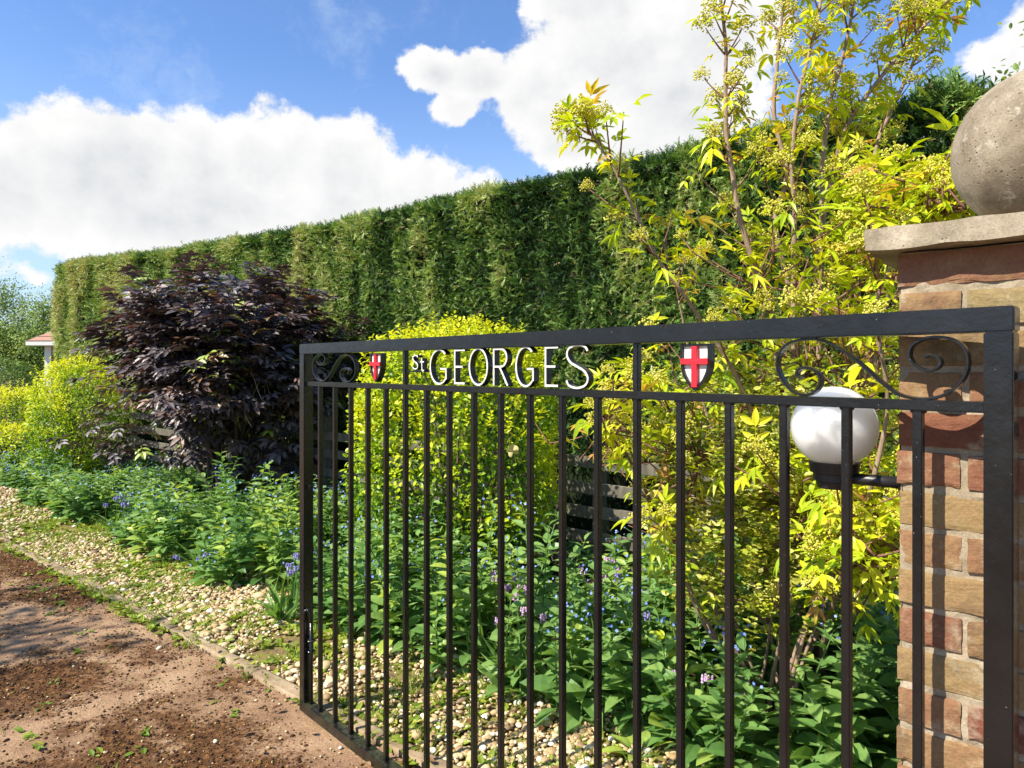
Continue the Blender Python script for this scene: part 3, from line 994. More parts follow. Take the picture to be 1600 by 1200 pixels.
def make_gate():
    root = thing('iron_gate', GR, 'black iron gate standing open with white letters and red cross shields along its top', 'gate')
    I = M['iron']
    Z0, Z1, ZM0, ZM1 = 0.035, 1.602, 1.424, 1.443
    s = 0.042
    h = 0.022
    V, F = gbox(0, s, Z0 + s, Z1 - s, -h, h); build('stile', [(V, F, 0, .5)], I, root)
    V, F = gbox(GLEN - s, GLEN, Z0 + s, Z1 - s, -h, h); build('stile', [(V, F, 0, .5)], I, root)
    V, F = gbox(-0.001, GLEN + 0.001, Z1 - s, Z1, -h, h); build('top_rail', [(V, F, 0, .5)], I, root)
    V, F = gbox(-0.001, GLEN + 0.001, Z0, Z0 + s, -h, h); build('bottom_rail', [(V, F, 0, .5)], I, root)
    V, F = gbox(s, GLEN - s, ZM0, ZM1, -0.014, 0.012, 0.002)
    wl = [(V, F, 0, .5)]
    xs = [s / 2 + (GLEN - s) * i / 20 for i in range(1, 20)]
    # little weld beads under the rail
    for x in xs:
        for sx in (-1, 1):
            bv, bf = ICO2
            W = gt(np.stack([bv[:, 0] * 0.005 + x + sx * 0.0085, bv[:, 1] * 0.005 + ZM0 - 0.001, bv[:, 2] * 0.009], -1))
            wl.append((W, fixF(W, bf), 0, .5))
    build('middle_rail', wl, I, root)
    b = 0.0083
    for i, x in enumerate(xs):
        V, F = gbox(x - b, x + b, Z0 + s, ZM0, -b, b, 0.0018); build('bar', [(V, F, 0, .5)], I, root)
    for i in (5, 13):
        x = xs[i]
        V, F = gbox(x - b, x + b, ZM1, Z1 - s, -b, b, 0.0018); build('divider_bar', [(V, F, 0, .5)], I, root)
    # ---- lettering: white faces on black cut steel
    zc = (ZM1 + Z1 - s) / 2; H = Z1 - s - ZM1
    lets = [('S', 643, 656, .046, .030, .018), ('t', 654, 667, .044, .026, .010),
            ('G', 672, 700, .111, None, 0), ('E', 708, 728, .111, None, 0), ('O', 734, 762, .111, None, 0), ('R', 769, 795, .111, None, 0),
            ('G', 806, 836, .111, None, 0), ('E', 849, 874, .111, None, 0), ('S', 885, 920, .113, None, 0)]
    for ch, x0, x1, hh, ww, up in lets:
        q0, q1 = q_of(x0, .014), q_of(x1, .014)
        w = (q1 - q0) if ww is None else ww
        big = hh > .08
        pcs = []
        for st in letter_strokes(ch, w, hh):
            C = np.asarray(st, float) + [(q0 + q1) / 2, zc + up + (.002 if big else 0)]
            if len(C) == 2: C = C[0] + (C[1] - C[0]) * np.linspace(0, 1, 4)[:, None]
            wdt = .0062 if big else .0045
            W, F, fr = ribbon(C, 0.011, wdt, 0.0055 + 0.0004 * len(pcs))
            pcs.append((W, F, np.where(fr, 1, 0), .5))
        build('letter', pcs, [I, M['white']], root)
    # small links that carry the two little letters
    V, F = gbox(q_of(636), q_of(672), zc - .016, zc - .010, -.004, .004, .001)
    build('letter_link', [(V, F, 0, .5)], I, root)
    # ---- scrolls
    def traced(pts, x0, y0):
        out = []
        for (u, v) in pts:
            px, py = x0 + u * .3834, y0 + v * .3834
            q = q_of(px); Y = (GL + GX * q)[1]
            out.append((q, EYE + (HZ - py) / F_PX * Y))
        C = spline(out, 150)
        lo, hi = C[:, 1].min(), C[:, 1].max()
        C[:, 1] = ZM1 + .002 + (C[:, 1] - lo) / (hi - lo) * (H - .004)      # it is welded to both rails
        return C
    big_scroll = [(660, 332), (642, 315), (655, 290), (690, 285), (725, 305), (740, 340), (725, 380), (690, 402), (640, 395), (595, 355), (565, 290), (570, 230), (605, 185), (660, 165), (720, 163), (780, 180), (850, 225), (920, 285), (990, 350),
                  (1050, 395), (1110, 414), (1180, 417), (1250, 397), (1310, 345), (1338, 280), (1330, 210), (1290, 168), (1230, 152), (1165, 158), (1115, 185), (1100, 230), (1120, 270), (1165, 295), (1205, 290), (1228, 265), (1215, 238), (1185, 228), (1162, 238)]
    small_scroll = [(150, 265), (162, 280), (180, 268), (182, 245), (165, 233), (145, 245), (133, 272), (135, 310), (150, 340), (175, 348), (200, 325), (225, 275), (250, 242), (275, 236), (298, 255), (307, 290), (303, 325), (285, 347), (262, 350), (247, 330), (248, 305), (265, 293), (280, 303), (275, 318)]
    W, F, fr = ribbon(traced(big_scroll, 1000, 460), 0.009, 0.0052)
    build('scroll', [(W, F, 0, .5)], I, root)
    W, F, fr = ribbon(traced(small_scroll, 440, 460), 0.009, 0.0052)
    build('scroll', [(W, F, 0, .5)], I, root)
    # ---- shields
    for (px) in (591, 1090):
        qc = q_of(px); w, hh = 0.076, 0.106
        half = [(0.0, -.5), (.14, -.44), (.28, -.33), (.40, -.18), (.475, -.02), (.5, .14), (.5, .5)]
        out = [(x * w, y * hh) for x, y in half] + [(-x * w, y * hh) for x, y in half[::-1][:-1]]
        O = np.array(out); Ii = O * [.84, .87] + [0, .002]
        n = len(O)
        lay = lambda A, c: np.concatenate([A + [qc, zc], np.full((n, 1), c)], 1)
        V = np.concatenate([lay(O, -.010), lay(O, .012), lay(Ii, .012), lay(Ii, .006)])
        j = np.arange(n); j2 = (j + 1) % n
        qd = lambda a, b_: np.concatenate([np.stack([a * n + j, a * n + j2, b_ * n + j2], -1), np.stack([a * n + j, b_ * n + j2, b_ * n + j], -1)])
        rim = np.concatenate([qd(0, 1), qd(1, 2), qd(2, 3)])
        field = np.array([(3 * n, 3 * n + a, 3 * n + a + 1) for a in range(1, n - 1)])
        back = np.array([(0, a + 1, a) for a in range(1, n - 1)])
        sh = build('shield', [(gt(V), rim, 0, .5), (gt(V), field, 1, .5), (gt(V), back, 0, .5)], [I, M['white']], root)
        V1, F1 = gbox(qc - .0075, qc + .0075, zc - hh * .43, zc + hh * .45, .0064, .016, .001)
        V2, F2 = gbox(qc - w * .46, qc + w * .46, zc + hh * .06, zc + hh * .06 + .014, .0060, .0164, .001)
        build('cross', [(V1, F1, 0, .5), (V2, F2, 0, .5)], M['red'], sh)
    # ---- drop bolt behind the leading stile
    qx = s + 0.022
    rod = np.array([(qx, 0.045, -.0), (qx, 0.25, 0), (qx, 0.42, 0)])
    V, F = tube(gt(rod), .0075, 10)
    hook = spline([(qx, .41, 0), (qx - .002, .455, .004), (qx - .014, .475, .012), (qx - .022, .46, .02), (qx - .02, .43, .022)], 20)
    V2, F2 = tube(gt(hook), .006, 9)
    bolt = [(V, F, 0, .5), (V2, F2, 0, .5)]
    build('drop_bolt', bolt, I, root, smooth=True)
    for z in (.345, .30):
        ring = np.array([(qx + .013 * cos(a), z, .013 * sin(a)) for a in np.linspace(0, 2 * pi, 20)])
        V, F = tube(gt(ring), .004, 8)
        V2, F2 = gbox(s - .001, qx - .008, z - .005, z + .005, -.004, .004, .001)
        build('bolt_keeper', [(V, F, 0, .5), (V2, F2, 0, .5)], I, root)
    V, F = gbox(s, s + .024, .985, 1.0, -.006, .006, .001); build('latch_stop', [(V, F, 0, .5)], I, root)
    # ---- hinges on the pillar side
    for z in (1.487, .22):
        V, F = gbox(GLEN + .001, GLEN + .07, z - .009, z + .009, -.009, .009, .003)
        V2, F2 = tube(gt(np.array([(GLEN + .075, z - .03, 0), (GLEN + .075, z, 0), (GLEN + .075, z + .03, 0)])), .013, 14)
        build('hinge', [(V, F, 0, .5), (V2, F2, 0, .5)], I, root)


make_gate()


# ================================================================== the fence
FD = 4.17


def make_fence():
    root = thing('wooden_fence', K(6.5, FD), 'low weathered timber post and rail fence behind the flower bed', 'fence')
    r = np.random.default_rng(5)
    sp = [-0.64 + 1.62 * i for i in range(9)]
    def kb(s0, s1, d0, d1, z0, z1, tilt=0.0):
        V, F = box(s0, s1, d0, d1, z0, z1, .004, 1)
        V[:, 2] += (V[:, 0] - s0) * tilt
        W = K(V[:, 0], V[:, 1], V[:, 2])
        return W, fixF(W, F)
    for s in sp:
        V, F = kb(s - .04, s + .04, FD, FD + .075, -.1, 1.02); build('post', [(V, F, 0, .5)], M['timber'], root)
    for i in range(len(sp) - 1):
        for z in (.10, .28, .46, .64, .82):
            a = r.uniform(-.008, .008)
            V, F = kb(sp[i] + .001, sp[i + 1] - .001, FD - .024, FD - .002, z - .043 + a, z + .043 + a, r.uniform(-.006, .006))
            build('rail', [(V, F, 0, .5)], M['timber'], root)


make_fence()


# ================================================================== the hedge
def make_hedge():
    root_p = K(6.5, 5.6)
    root = thing('hedge', root_p, 'tall clipped dark green conifer hedge running the length of the bed', 'hedge')
    H = 3.24
    front = spline([(0.55, 4.90), (2.0, 4.92), (4.0, 4.92), (6.0, 4.89), (8.0, 4.74), (9.6, 4.56), (11.0, 4.33), (12.3, 4.08), (12.95, 4.0)], 150)
    endl = [(12.95 + .55 * sin(a), 4.55 - .55 * cos(a)) for a in np.radians(np.linspace(12, 100, 14))]
    back = spline([(13.4, 5.3), (12, 5.7), (9, 6.2), (5, 6.4), (1, 6.4)], 50)
    endr = [(0.75 - .5 * sin(a), 5.65 + .72 * cos(a)) for a in np.radians(np.linspace(10, 150, 18))]
    loop = np.concatenate([front, endl, back, endr])
    # resample
    seg = np.linalg.norm(np.diff(np.vstack([loop, loop[:1]]), axis=0), axis=1)
    cum = np.concatenate([[0], np.cumsum(seg)]); Ltot = cum[-1]
    def loop_at(u):
        u = np.mod(u, Ltot)
        L2 = np.vstack([loop, loop[:1]])
        return np.stack([np.interp(u, cum, L2[:, 0]), np.interp(u, cum, L2[:, 1])], -1)
    ctr_d = lambda s: np.interp(s, [0, 6, 9, 13], [5.65, 5.65, 5.4, 4.75])
    def surf(u, v):
        """u along the outline, v 0..1 up the face, 1..1.35 over the rounded shoulder"""
        p = loop_at(u)
        tn = loop_at(u + .05) - loop_at(u - .05); tn = unit(tn)
        nrm = np.stack([tn[:, 1], -tn[:, 0]], -1)
        zz = np.where(v <= 1, v * (H - .12), H - .12 + .12 * np.sin(np.clip((v - 1) / .35, 0, 1) * pi / 2))
        inn = np.where(v <= 1, 0.03 * v, .03 + .25 * (1 - np.cos(np.clip((v - 1) / .35, 0, 1) * pi / 2)))
        q = p - nrm * inn[:, None]
        P = K(q[:, 0], q[:, 1], zz)
        N = nrm[:, 0:1] * KU + nrm[:, 1:2] * KN
        tilt = np.clip((v - 1) / .35, 0, 1)[:, None]
        N = unit(N * (1 - tilt) + np.array([0, 0, 1.0]) * tilt + [0, 0, .05])
        # vertical ribs where the single trees of the hedge grow, and lumps
        col = vnoise(np.stack([u, zz * .30, 0 * u], -1), 4.2, 3, 3)
        lump = vnoise(P, 3.2, 7, 3)
        disp = ((col - .5) * .17 + (lump - .5) * .10) * np.where(v > 1, .6, 1.0)
        # small hollows where a branch has died back
        hol = np.clip(vnoise(P, 2.1, 91, 2) - .70, 0, 1)
        disp -= hol * .5
        return P + N * disp[:, None], N, col, lump
    nu, nv = 420, 44
    U, Vv = np.meshgrid(np.linspace(0, Ltot, nu, endpoint=False), np.linspace(0, 1.35, nv), indexing='ij')
    P, N, c, l = surf(U.ravel(), Vv.ravel())
    P = P - N * .07
    i = np.arange(nu)[:, None]; j = np.arange(nv - 1)[None]; i2 = (i + 1) % nu
    q = np.stack([i * nv + j, i2 * nv + j, i2 * nv + j + 1, i * nv + j + 1], -1).reshape(-1, 4)
    # top: a strip to the middle line
    topring = P.reshape(nu, nv, 3)[:, -1]
    srun = topring @ KU
    cen = K(np.clip(srun, .7, 13.0), ctr_d(srun), H - .03)
    V = np.concatenate([P, cen]); b0 = nu * nv
    i = np.arange(nu); i2 = (i + 1) % nu
    q2 = np.stack([i * nv + nv - 1, i2 * nv + nv - 1, b0 + i2, b0 + i], -1)
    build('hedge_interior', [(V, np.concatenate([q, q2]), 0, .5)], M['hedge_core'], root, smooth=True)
    # sprays
    fl = cum[len(front) + len(endl)]
    pcs = []
    def scatter(n, u, v, smin, smax):
        P, N, col, lump = surf(u, v)
        n = len(P)
        D = unit(N * rng.uniform(.35, 1.0, (n, 1)) + np.array([0, 0, 1.0]) * rng.uniform(-.25, .75, (n, 1)) + rand_unit(n) * .55)
        up = unit(np.array([0, 0, .8]) + N * .5 + rand_unit(n) * .6)
        S = rng.uniform(smin, smax, n)
        sr = P @ KU
        patch = vnoise(P, .9, 51, 3)
        # yellower towards the sunlit far end, shade on the near part painted into tint
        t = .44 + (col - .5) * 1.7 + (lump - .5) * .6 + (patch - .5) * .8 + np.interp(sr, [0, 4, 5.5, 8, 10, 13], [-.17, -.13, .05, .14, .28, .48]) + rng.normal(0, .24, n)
        dead = rng.uniform(0, 1, n) > .985
        t = np.clip(t, 0, .93); t[dead] = 1
        Pp = P - N * rng.uniform(.0, .075, (n, 1))
        k = rng.integers(0, 4, n)
        for a in range(4):
            m = k == a
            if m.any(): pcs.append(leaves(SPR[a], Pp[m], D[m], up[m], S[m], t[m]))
    SPR = [spray_t(i) for i in range(4)]
    n = 105000
    scatter(n, rng.uniform(0, fl, n), rng.uniform(.2, 1.0, n) , .04, .088)
    n = 13000
    scatter(n, rng.uniform(0, fl, n), rng.uniform(1.0, 1.35, n), .05, .115)
    n = 300
    scatter(n, rng.uniform(0, fl, n), rng.uniform(1.05, 1.35, n), .09, .14)
    n = 9000
    scatter(n, rng.uniform(fl, Ltot, n), rng.uniform(.15, 1.35, n), .10, .2)
    n = 6000
    scatter(n, rng.uniform(Ltot - 2.2, Ltot, n), rng.uniform(.3, 1.35, n), .06, .14)
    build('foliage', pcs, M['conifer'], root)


make_hedge()


# ================================================================== shrubs
PRIV = simple_t(.55, .10, .45, .05)
PRIV2 = leaf_t(.5, .08, .12)


def crown_points(n, ctr, rad, lump=.3, seed=0, shell=.5, boxy=2.0):
    """points in a lumpy crown, thicker near its surface; returns points, outward direction, depth 0 inside..1 outside"""
    d = rand_unit(n)
    rr = 1 + lump * (vnoise(d * 1.0 + seed * 3.1, 2.2, seed, 3) - .5) * 2
    k = 1 - np.abs(rng.normal(0, shell, n)); k = np.clip(k, .05, 1.04)
    d2 = d / (np.abs(d) ** boxy).sum(1, keepdims=True) ** (1 / boxy)
    P = np.asarray(ctr) + d2 * np.asarray(rad) * (rr * k)[:, None]
    return P, unit(d / np.asarray(rad)), k


def branch_set(base, tips, r0, mat, name, root, n=10, wob=.12, sides=7, tint=.5):
    pcs = []
    for i, tp in enumerate(tips):
        tp = np.asarray(tp, float); b = np.asarray(base, float)
        b = b + np.array([rng.normal(0, .05), rng.normal(0, .05), 0])
        t = np.linspace(0, 1, n)[:, None]
        P = b + (tp - b) * t
        L = np.linalg.norm(tp - b)
        P[:, :2] += (vnoise(np.concatenate([t * 2.5 + i * 7.3, t * 0, t * 0], 1), 1.0, i, 2) - .5)[:, None] * wob * L * np.sin(t * pi)
        P[:, 2] += (np.sin(t * pi / 2)[:, 0] - t[:, 0]) * L * .25
        V, F = tube(P, r0 * (1 - .75 * t[:, 0]) * rng.uniform(.6, 1.1), sides)
        pcs.append((V, F, 0, tint))
    return build(name, pcs, mat, root, smooth=True)


def make_privet(label, px, d, rad, zc, n, seed, group, top_bias=.9, shoots=60, green=.0, boxy=2.4):
    g = at_d(px, d)
    root = thing('golden_privet', g, label, 'shrub', group)
    ctr = g + [0, 0, zc]
    tips = [ctr + rand_unit(1)[0] * np.array(rad) * .75 for _ in range(16)]
    branch_set(g, tips, .016, M['bark'], 'stems', root)
    P, N, k = crown_points(n, ctr, rad, .14, seed, .16, boxy)
    keep = P[:, 2] > .12; P, N, k = P[keep], N[keep], k[keep]; n = len(P)
    D = unit(N * .6 + [0, 0, .25] + rand_unit(n) * .9)
    U = unit(N * .6 + [0, 0, .9] + rand_unit(n) * .5)
    h = (P[:, 2] - ctr[2]) / rad[2]
    # young golden leaves outside and on top, older green ones further in and lower down
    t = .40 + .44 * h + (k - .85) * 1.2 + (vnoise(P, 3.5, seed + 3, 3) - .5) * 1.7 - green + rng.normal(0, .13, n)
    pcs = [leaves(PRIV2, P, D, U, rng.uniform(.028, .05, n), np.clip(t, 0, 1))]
    # shoots standing out of the clipped outline
    ns = shoots
    d_ = rand_unit(ns); d_[:, 2] = np.abs(d_[:, 2]) * 1.0 + .1; d_ = unit(d_)
    for i in range(ns):
        p0 = ctr + d_[i] / (np.abs(d_[i]) ** boxy).sum() ** (1 / boxy) * np.array(rad) * .96
        L = rng.uniform(.06, .17); dr = unit(d_[i] * .6 + [0, 0, .8] + rng.normal(0, .2, 3))
        m = 12; tt = np.linspace(.1, 1, m)
        Pp = p0 + dr * (tt * L)[:, None]
        ang = np.arange(m) * 2.4
        side = unit(np.stack([np.cos(ang), np.sin(ang), np.full(m, .5)], -1))
        pcs.append(leaves(PRIV2, Pp, side, np.broadcast_to(dr, (m, 3)) + rand_unit(m) * .2, rng.uniform(.025, .042, m), np.clip(.85 - green + rng.normal(0, .1, m), 0, 1)))
    build('foliage', pcs, M['privet'], root)


make_privet('wide bushy golden privet growing behind the gate bars', 714, 3.55, (.71, .58, .87), .91, 18000, 1, 'golden privets in the bed', shoots=130, boxy=3.2)
make_privet('upright golden privet standing at the left side of the dark purple shrub', 122, 3.45, (.56, .56, .78), .85, 9500, 2, 'golden privets in the bed', green=-.05)
make_privet('low golden privet at the far left edge beside the clipped dome', 18, 3.3, (.66, .60, .52), .68, 6500, 3, 'golden privets in the bed', green=-.1, shoots=40)
make_privet('sprawling yellowish privet low at the far end of the bed', 15, 2.95, (.85, .5, .40), .32, 5000, 4, 'golden privets in the bed', green=.05, shoots=30)

PIN = pinnate_t(2, .42, .52, .25)
PIN3 = pinnate_t(2, .31, .52, .45, .05, 52, (.25, .5, .75), (.85, 1.0, .65))


def make_purple():
    g = at_d(356, 3.62)
    root = thing('purple_elder', g, 'dark purple leaved shrub with many bare stems in front of the hedge', 'shrub')
    ctr = g + [0, 0, 1.50]
    rad = np.array([1.04, .95, .92])
    clumps = []
    for i in range(64):
        v = rand_unit(1)[0]
        v[2] = v[2] * .9 + .12
        lob = .45 + 1.05 * vnoise(v * 1.0, 2.3, 61, 2)
        clumps.append(ctr + v * rad * rng.uniform(.55, .92) * lob)
    clumps = np.array(clumps)
    low = g + rng.normal(0, 1, (6, 3)) * [.50, .35, .1] + [0, 0, .62]      # some foliage on the low outer stems
    clumps = np.concatenate([clumps[clumps[:, 2] > .5], low])
    branch_set(g, clumps[::2] - [0, 0, .05], .030, M['bark_dark'], 'stems', root, 12, .10)
    pcs = []
    tips = []
    for c in clumps:
        for _ in range(12):
            tips.append(c + rng.normal(0, 1, 3) * np.array([.18, .18, .15]))
    for _ in range(120):
        v = rand_unit(1)[0]
        tips.append(ctr + v * rad * rng.uniform(.3, .80))
    for _ in range(34):                                   # long leading shoots past the outline
        v = rand_unit(1)[0]; v[2] = abs(v[2]) + .25; v = unit(v)
        for q in np.linspace(.85, rng.uniform(1.02, 1.22), 4): tips.append(ctr + v * rad * q)
    tips = np.array(tips); tips = tips[tips[:, 2] > .25]
    n = len(tips)
    out = unit((tips - ctr) / rad)
    for k in range(6):
        ang = rng.uniform(0, 2 * pi, n)
        side = np.stack([np.cos(ang), np.sin(ang), rng.uniform(-.15, .7, n)], -1)
        D = unit(side + out * .6)
        U = unit(np.array([0, 0, 1.0]) + out * .35 + rand_unit(n) * .35)
        h = np.linalg.norm((tips - ctr) / rad, axis=1)
        t = rng.uniform(.0, .85, n)
        young = (rng.uniform(0, 1, n) < .16 * (h > .75) + .05) & (k < 3)
        t[young] = rng.uniform(.86, .93, young.sum())
        gr = rng.uniform(0, 1, n) < .035
        t[gr] = 1
        pcs.append(leaves(PIN, tips + rand_unit(n) * .03, D, U, rng.uniform(.13, .23, n), t))
    build('foliage', pcs, M['purple'], root)
    dry = []
    for i in range(9):
        a = at(rng.uniform(375, 425), rng.uniform(570, 600), 6.6 + rng.uniform(-.15, .15))
        b = a + [rng.uniform(-.25, .25), rng.uniform(-.2, .1), -rng.uniform(.3, .6)]
        c = (a + b) / 2 + [rng.uniform(-.12, .12), -.1, -.1]
        V, F = tube(spline([a, c, b], 14), .0035, 5)
        dry.append((V, F, 0, .5))
    build('dry_stems', dry, M['straw'], root, smooth=True)


make_purple()


# ------------------------------------------------------------------ golden elder behind the gate
BUD = (np.array([(0, 0, 1), (1, 0, 0), (0, 1, 0), (-1, 0, 0), (0, -1, 0), (0, 0, -1)], float), np.array([(0, 1, 2), (0, 2, 3), (0, 3, 4), (0, 4, 1), (5, 2, 1), (5, 3, 2), (5, 4, 3), (5, 1, 4)]))


def panicle(c, r, n=90):
    d = rand_unit(n); d[:, 2] = np.abs(d[:, 2]) * 1.2 - .2
    P = c + d * r * (rng.uniform(0.3, 1, (n, 1))) * np.array([1, 1, 1.15])
    return leaves(BUD, P, rand_unit(n), rand_unit(n), r * rng.uniform(.06, .11, n), rng.uniform(0, 1, n), 0)


def make_elder():
    base = at(1272, 1120, 2.92); base[2] = 0
    root = thing('golden_elder', base, 'tall golden leaved elder with bare upright stems and flower heads', 'shrub')
    B = base
    j = lambda: rng.normal(0, .03, 3) * [1, 1, 0]
    def from_base(via):
        return [B + j()] + via
    stems = [
        (from_base([at(1232, 860, 2.92), at(1222, 640, 2.88), at(1205, 490, 2.86), at(1184, 425, 2.86), at(1156, 338, 2.84), at(1140, 240, 2.82), at(1133, 185, 2.8), at(1133, 83, 2.8), at(1127, 9, 2.78), at(1120, -70, 2.78)]), .021),
        (from_base([at(1245, 850, 2.88), at(1240, 640, 2.8), at(1239, 490, 2.78), at(1241, 324, 2.76), at(1237, 259, 2.75), at(1248, 153, 2.74), at(1262, 92, 2.74), at(1280, 20, 2.74), at(1290, -80, 2.74)]), .017),
        (from_base([at(1275, 850, 2.95), at(1272, 640, 3.0), at(1274, 486, 3.02), at(1283, 361, 3.02), at(1304, 264, 3.0), at(1322, 199, 2.98), at(1359, 143, 2.96), at(1415, 74, 2.94), at(1480, 0, 2.92), at(1520, -50, 2.92)]), .020),
        (from_base([at(1262, 800, 3.05), at(1250, 600, 3.15), at(1244, 490, 3.2), at(1211, 351, 3.22), at(1230, 273, 3.22), at(1209, 185, 3.22), at(1216, 83, 3.2), at(1223, 9, 3.2), at(1228, -60, 3.2)]), .022),
        (from_base([at(1285, 800, 2.95), at(1280, 600, 2.95), at(1281, 486, 2.92), at(1285, 277, 2.9), at(1297, 162, 2.88), at(1313, 102, 2.86), at(1332, 18, 2.85), at(1345, -60, 2.85)]), .018),
        (from_base([at(1305, 800, 3.1), at(1330, 560, 3.2), at(1345, 400, 3.25), at(1352, 314, 3.25), at(1373, 217, 3.25), at(1387, 185, 3.24), at(1429, 92, 3.22), at(1440, 40, 3.2), at(1465, -40, 3.2)]), .019),
        (from_base([at(1240, 900, 2.8), at(1207, 752, 2.72), at(1165, 620, 2.66), at(1096, 499, 2.6), at(1036, 416, 2.56), at(999, 347, 2.54), at(971, 287, 2.52), at(934, 222, 2.52), at(915, 208, 2.52)]), .012),
        (from_base([at(1200, 900, 2.85), at(1130, 760, 2.8), at(1060, 660, 2.78), at(1010, 610, 2.76)]), .013),
        (from_base([at(1190, 960, 2.8), at(1120, 930, 2.75), at(1075, 860, 2.72), at(1020, 790, 2.7)]), .016),
        (from_base([at(1310, 900, 2.7), at(1345, 700, 2.6), at(1375, 520, 2.55), at(1400, 420, 2.5), at(1440, 340, 2.45), at(1490, 330, 2.4)]), .014),
        (from_base([at(1300, 950, 2.6), at(1350, 800, 2.3), at(1385, 640, 2.2), at(1370, 480, 2.15), at(1400, 400, 2.1)]), .013),
        (from_base([at(1180, 850, 3.1), at(1120, 700, 3.2), at(1080, 560, 3.25), at(1060, 470, 3.25)]), .013),
    ]
    pcs = []; curves = []
    for (pts, r0) in stems:
        C = spline(pts, 64)
        C += (vnoise(C, 5, 3, 2) - .5)[:, None] * .02
        t = np.linspace(0, 1, 64)
        V, F = tube(C, r0 * .85 * (1 - .8 * t ** .8) + .0016, 9)
        pcs.append((V, F, 0, .5)); curves.append(C)
    # the stump
    S = spline([B + [0, 0, -.05], B + [0.0, 0, .12], at(1268, 1010, 2.9), at(1262, 930, 2.88)], 20)
    V, F = tube(S, np.linspace(.10, .045, 20), 14)
    V += (vnoise(V, 16, 4, 3) - .5)[:, None] * .055
    build('trunk', [(V, F, 0, .5)], M['bark'], root, smooth=True)
    build('stems', pcs, M['bark_pale'], root, smooth=True)
    # side twigs, each with opposite leaves and often a flower head
    tw, lf, fl = [], [], []
    def spray(p, d, L, nodes, size, flower, young=0.0):
        d = unit(np.asarray(d, float))
        C = np.array([p + d * L * t + np.array([0, 0, .12 * L * t * t]) for t in np.linspace(0, 1, 7)])
        V, F = tube(C, np.linspace(.0045, .0018, 7), 5); tw.append((V, F, 0, .5))
        for i in range(nodes):
            t = .25 + .75 * i / max(1, nodes - 1); q = p + d * L * t + np.array([0, 0, .12 * L * t * t])
            a0 = rng.uniform(0, pi)
            ax = unit(np.cross(d, [0.3, .2, .9])); bx = np.cross(d, ax)
            for sg in (0, pi):
                sd = ax * cos(a0 + sg) + bx * sin(a0 + sg)
                D = unit(sd + d * .45 + [0, 0, -.05])
                U = unit(np.array([0, 0, 1.0]) + d * .25 + rng.normal(0, .25, 3))
                tt = np.clip(rng.normal(.50, .2), 0, .85) if rng.uniform() > .03 + young else rng.uniform(.9, 1)
                lf.append((q, D, U, size * rng.uniform(.7, 1.15), tt))
        if flower:
            fl.append(panicle(C[-1] + d * .012, rng.uniform(.034, .060), 140))
    for ci, C in enumerate(curves):
        Lc = len(C)
        z = C[:, 2]
        nodes = np.arange(int(Lc * .22), Lc, 2)
        for i in nodes:
            f = i / Lc
            dirn = unit(C[min(i + 1, Lc - 1)] - C[i - 1])
            high = z[i] > 2.35
            for _ in range(3 if high else 2):
                if rng.uniform() < (.46 if high else .26):
                    side = rand_unit(1)[0]; side -= dirn * side.dot(dirn); side = unit(side)
                    d = unit(side + dirn * .7 + [0, 0, .25])
                    L = rng.uniform(.05, .15) if high else rng.uniform(.10, .32)
                    spray(C[i], d, L, int(rng.integers(1, 3)), rng.uniform(.08, .125) if high else rng.uniform(.085, .14), rng.uniform() < (.85 if high else .55), .06)
        spray(C[-1], C[-1] - C[-3], .08, 2, .1, True)
    # thicker leafy growth low down and to the right of the stems
    for (n, cx, cy, Y, sx, sy, sY) in ((36, 1375, 370, 2.75, 40, 45, .15), (12, 1330, 420, 2.7, 60, 60, .2), (12, 1180, 420, 2.8, 60, 50, .15), (34, 1270, 560, 2.85, 90, 45, .2), (32, 1350, 600, 2.5, 45, 110, .2),
                                (34, 1090, 690, 2.75, 60, 60, .2), (16, 945, 655, 2.75, 40, 25, .15), (45, 1270, 800, 2.6, 60, 60, .25), (60, 1360, 870, 2.2, 28, 50, .12), (34, 1430, 315, 2.45, 45, 22, .12), (30, 1480, 328, 2.3, 36, 8, .08)):
        hub = at(cx, cy + sy * .5, Y)
        allc = np.concatenate(curves); a0 = allc[np.argmin(np.linalg.norm(allc - hub + [0, 0, .25], axis=1))]
        V, F = tube(spline([a0, (a0 + hub) / 2 + [0, 0, .03], hub], 12), np.linspace(.007, .004, 12), 6); tw.append((V, F, 0, .5))
        for _ in range(n):
            p = at(rng.normal(cx, sx), rng.normal(cy, sy), rng.normal(Y, sY))
            if p[2] < .2: continue
            V, F = tube(spline([hub, (hub + p) / 2 + rng.normal(0, .02, 3), p], 7), np.linspace(.004, .003, 7), 4, False); tw.append((V, F, 0, .5))
            spray(p, rand_unit(1)[0] * [1, 1, .4] + [0, 0, .5], rng.uniform(.07, .16), 2, rng.uniform(.08, .13), rng.uniform() < .45, .04)
    build('branches', tw, M['twig_red'], root, smooth=True)
    lfP = np.array([a[0] for a in lf]); lfD = np.array([a[1] for a in lf]); lfU = np.array([a[2] for a in lf])
    lfS, lfT = np.array([a[3] for a in lf]), np.array([a[4] for a in lf])
    pk = rng.integers(0, 4, len(lf))
    vs = [pinnate_t(2, .31, .52, .45, .05, 52, (.25, .5, .75), (.85, 1.0, .65)), pinnate_t(2, .36, .46, .15, .10, 62, (.25, .5, .75), (.8, 1.0, .7)),
          pinnate_t(2, .27, .56, .75, .09, 42, (.25, .5, .75), (.9, 1.0, .6)), pinnate_t(1, .36, .55, .3, .12, 48, (.25, .5, .75), (.85, 1.0, .7))]
    build('foliage', [leaves(vs[a], lfP[pk == a], lfD[pk == a], lfU[pk == a], lfS[pk == a], lfT[pk == a]) for a in range(4)], M['elder_leaf'], root)
    build('flower_heads', fl, M['elder_flower'], root)


make_elder()


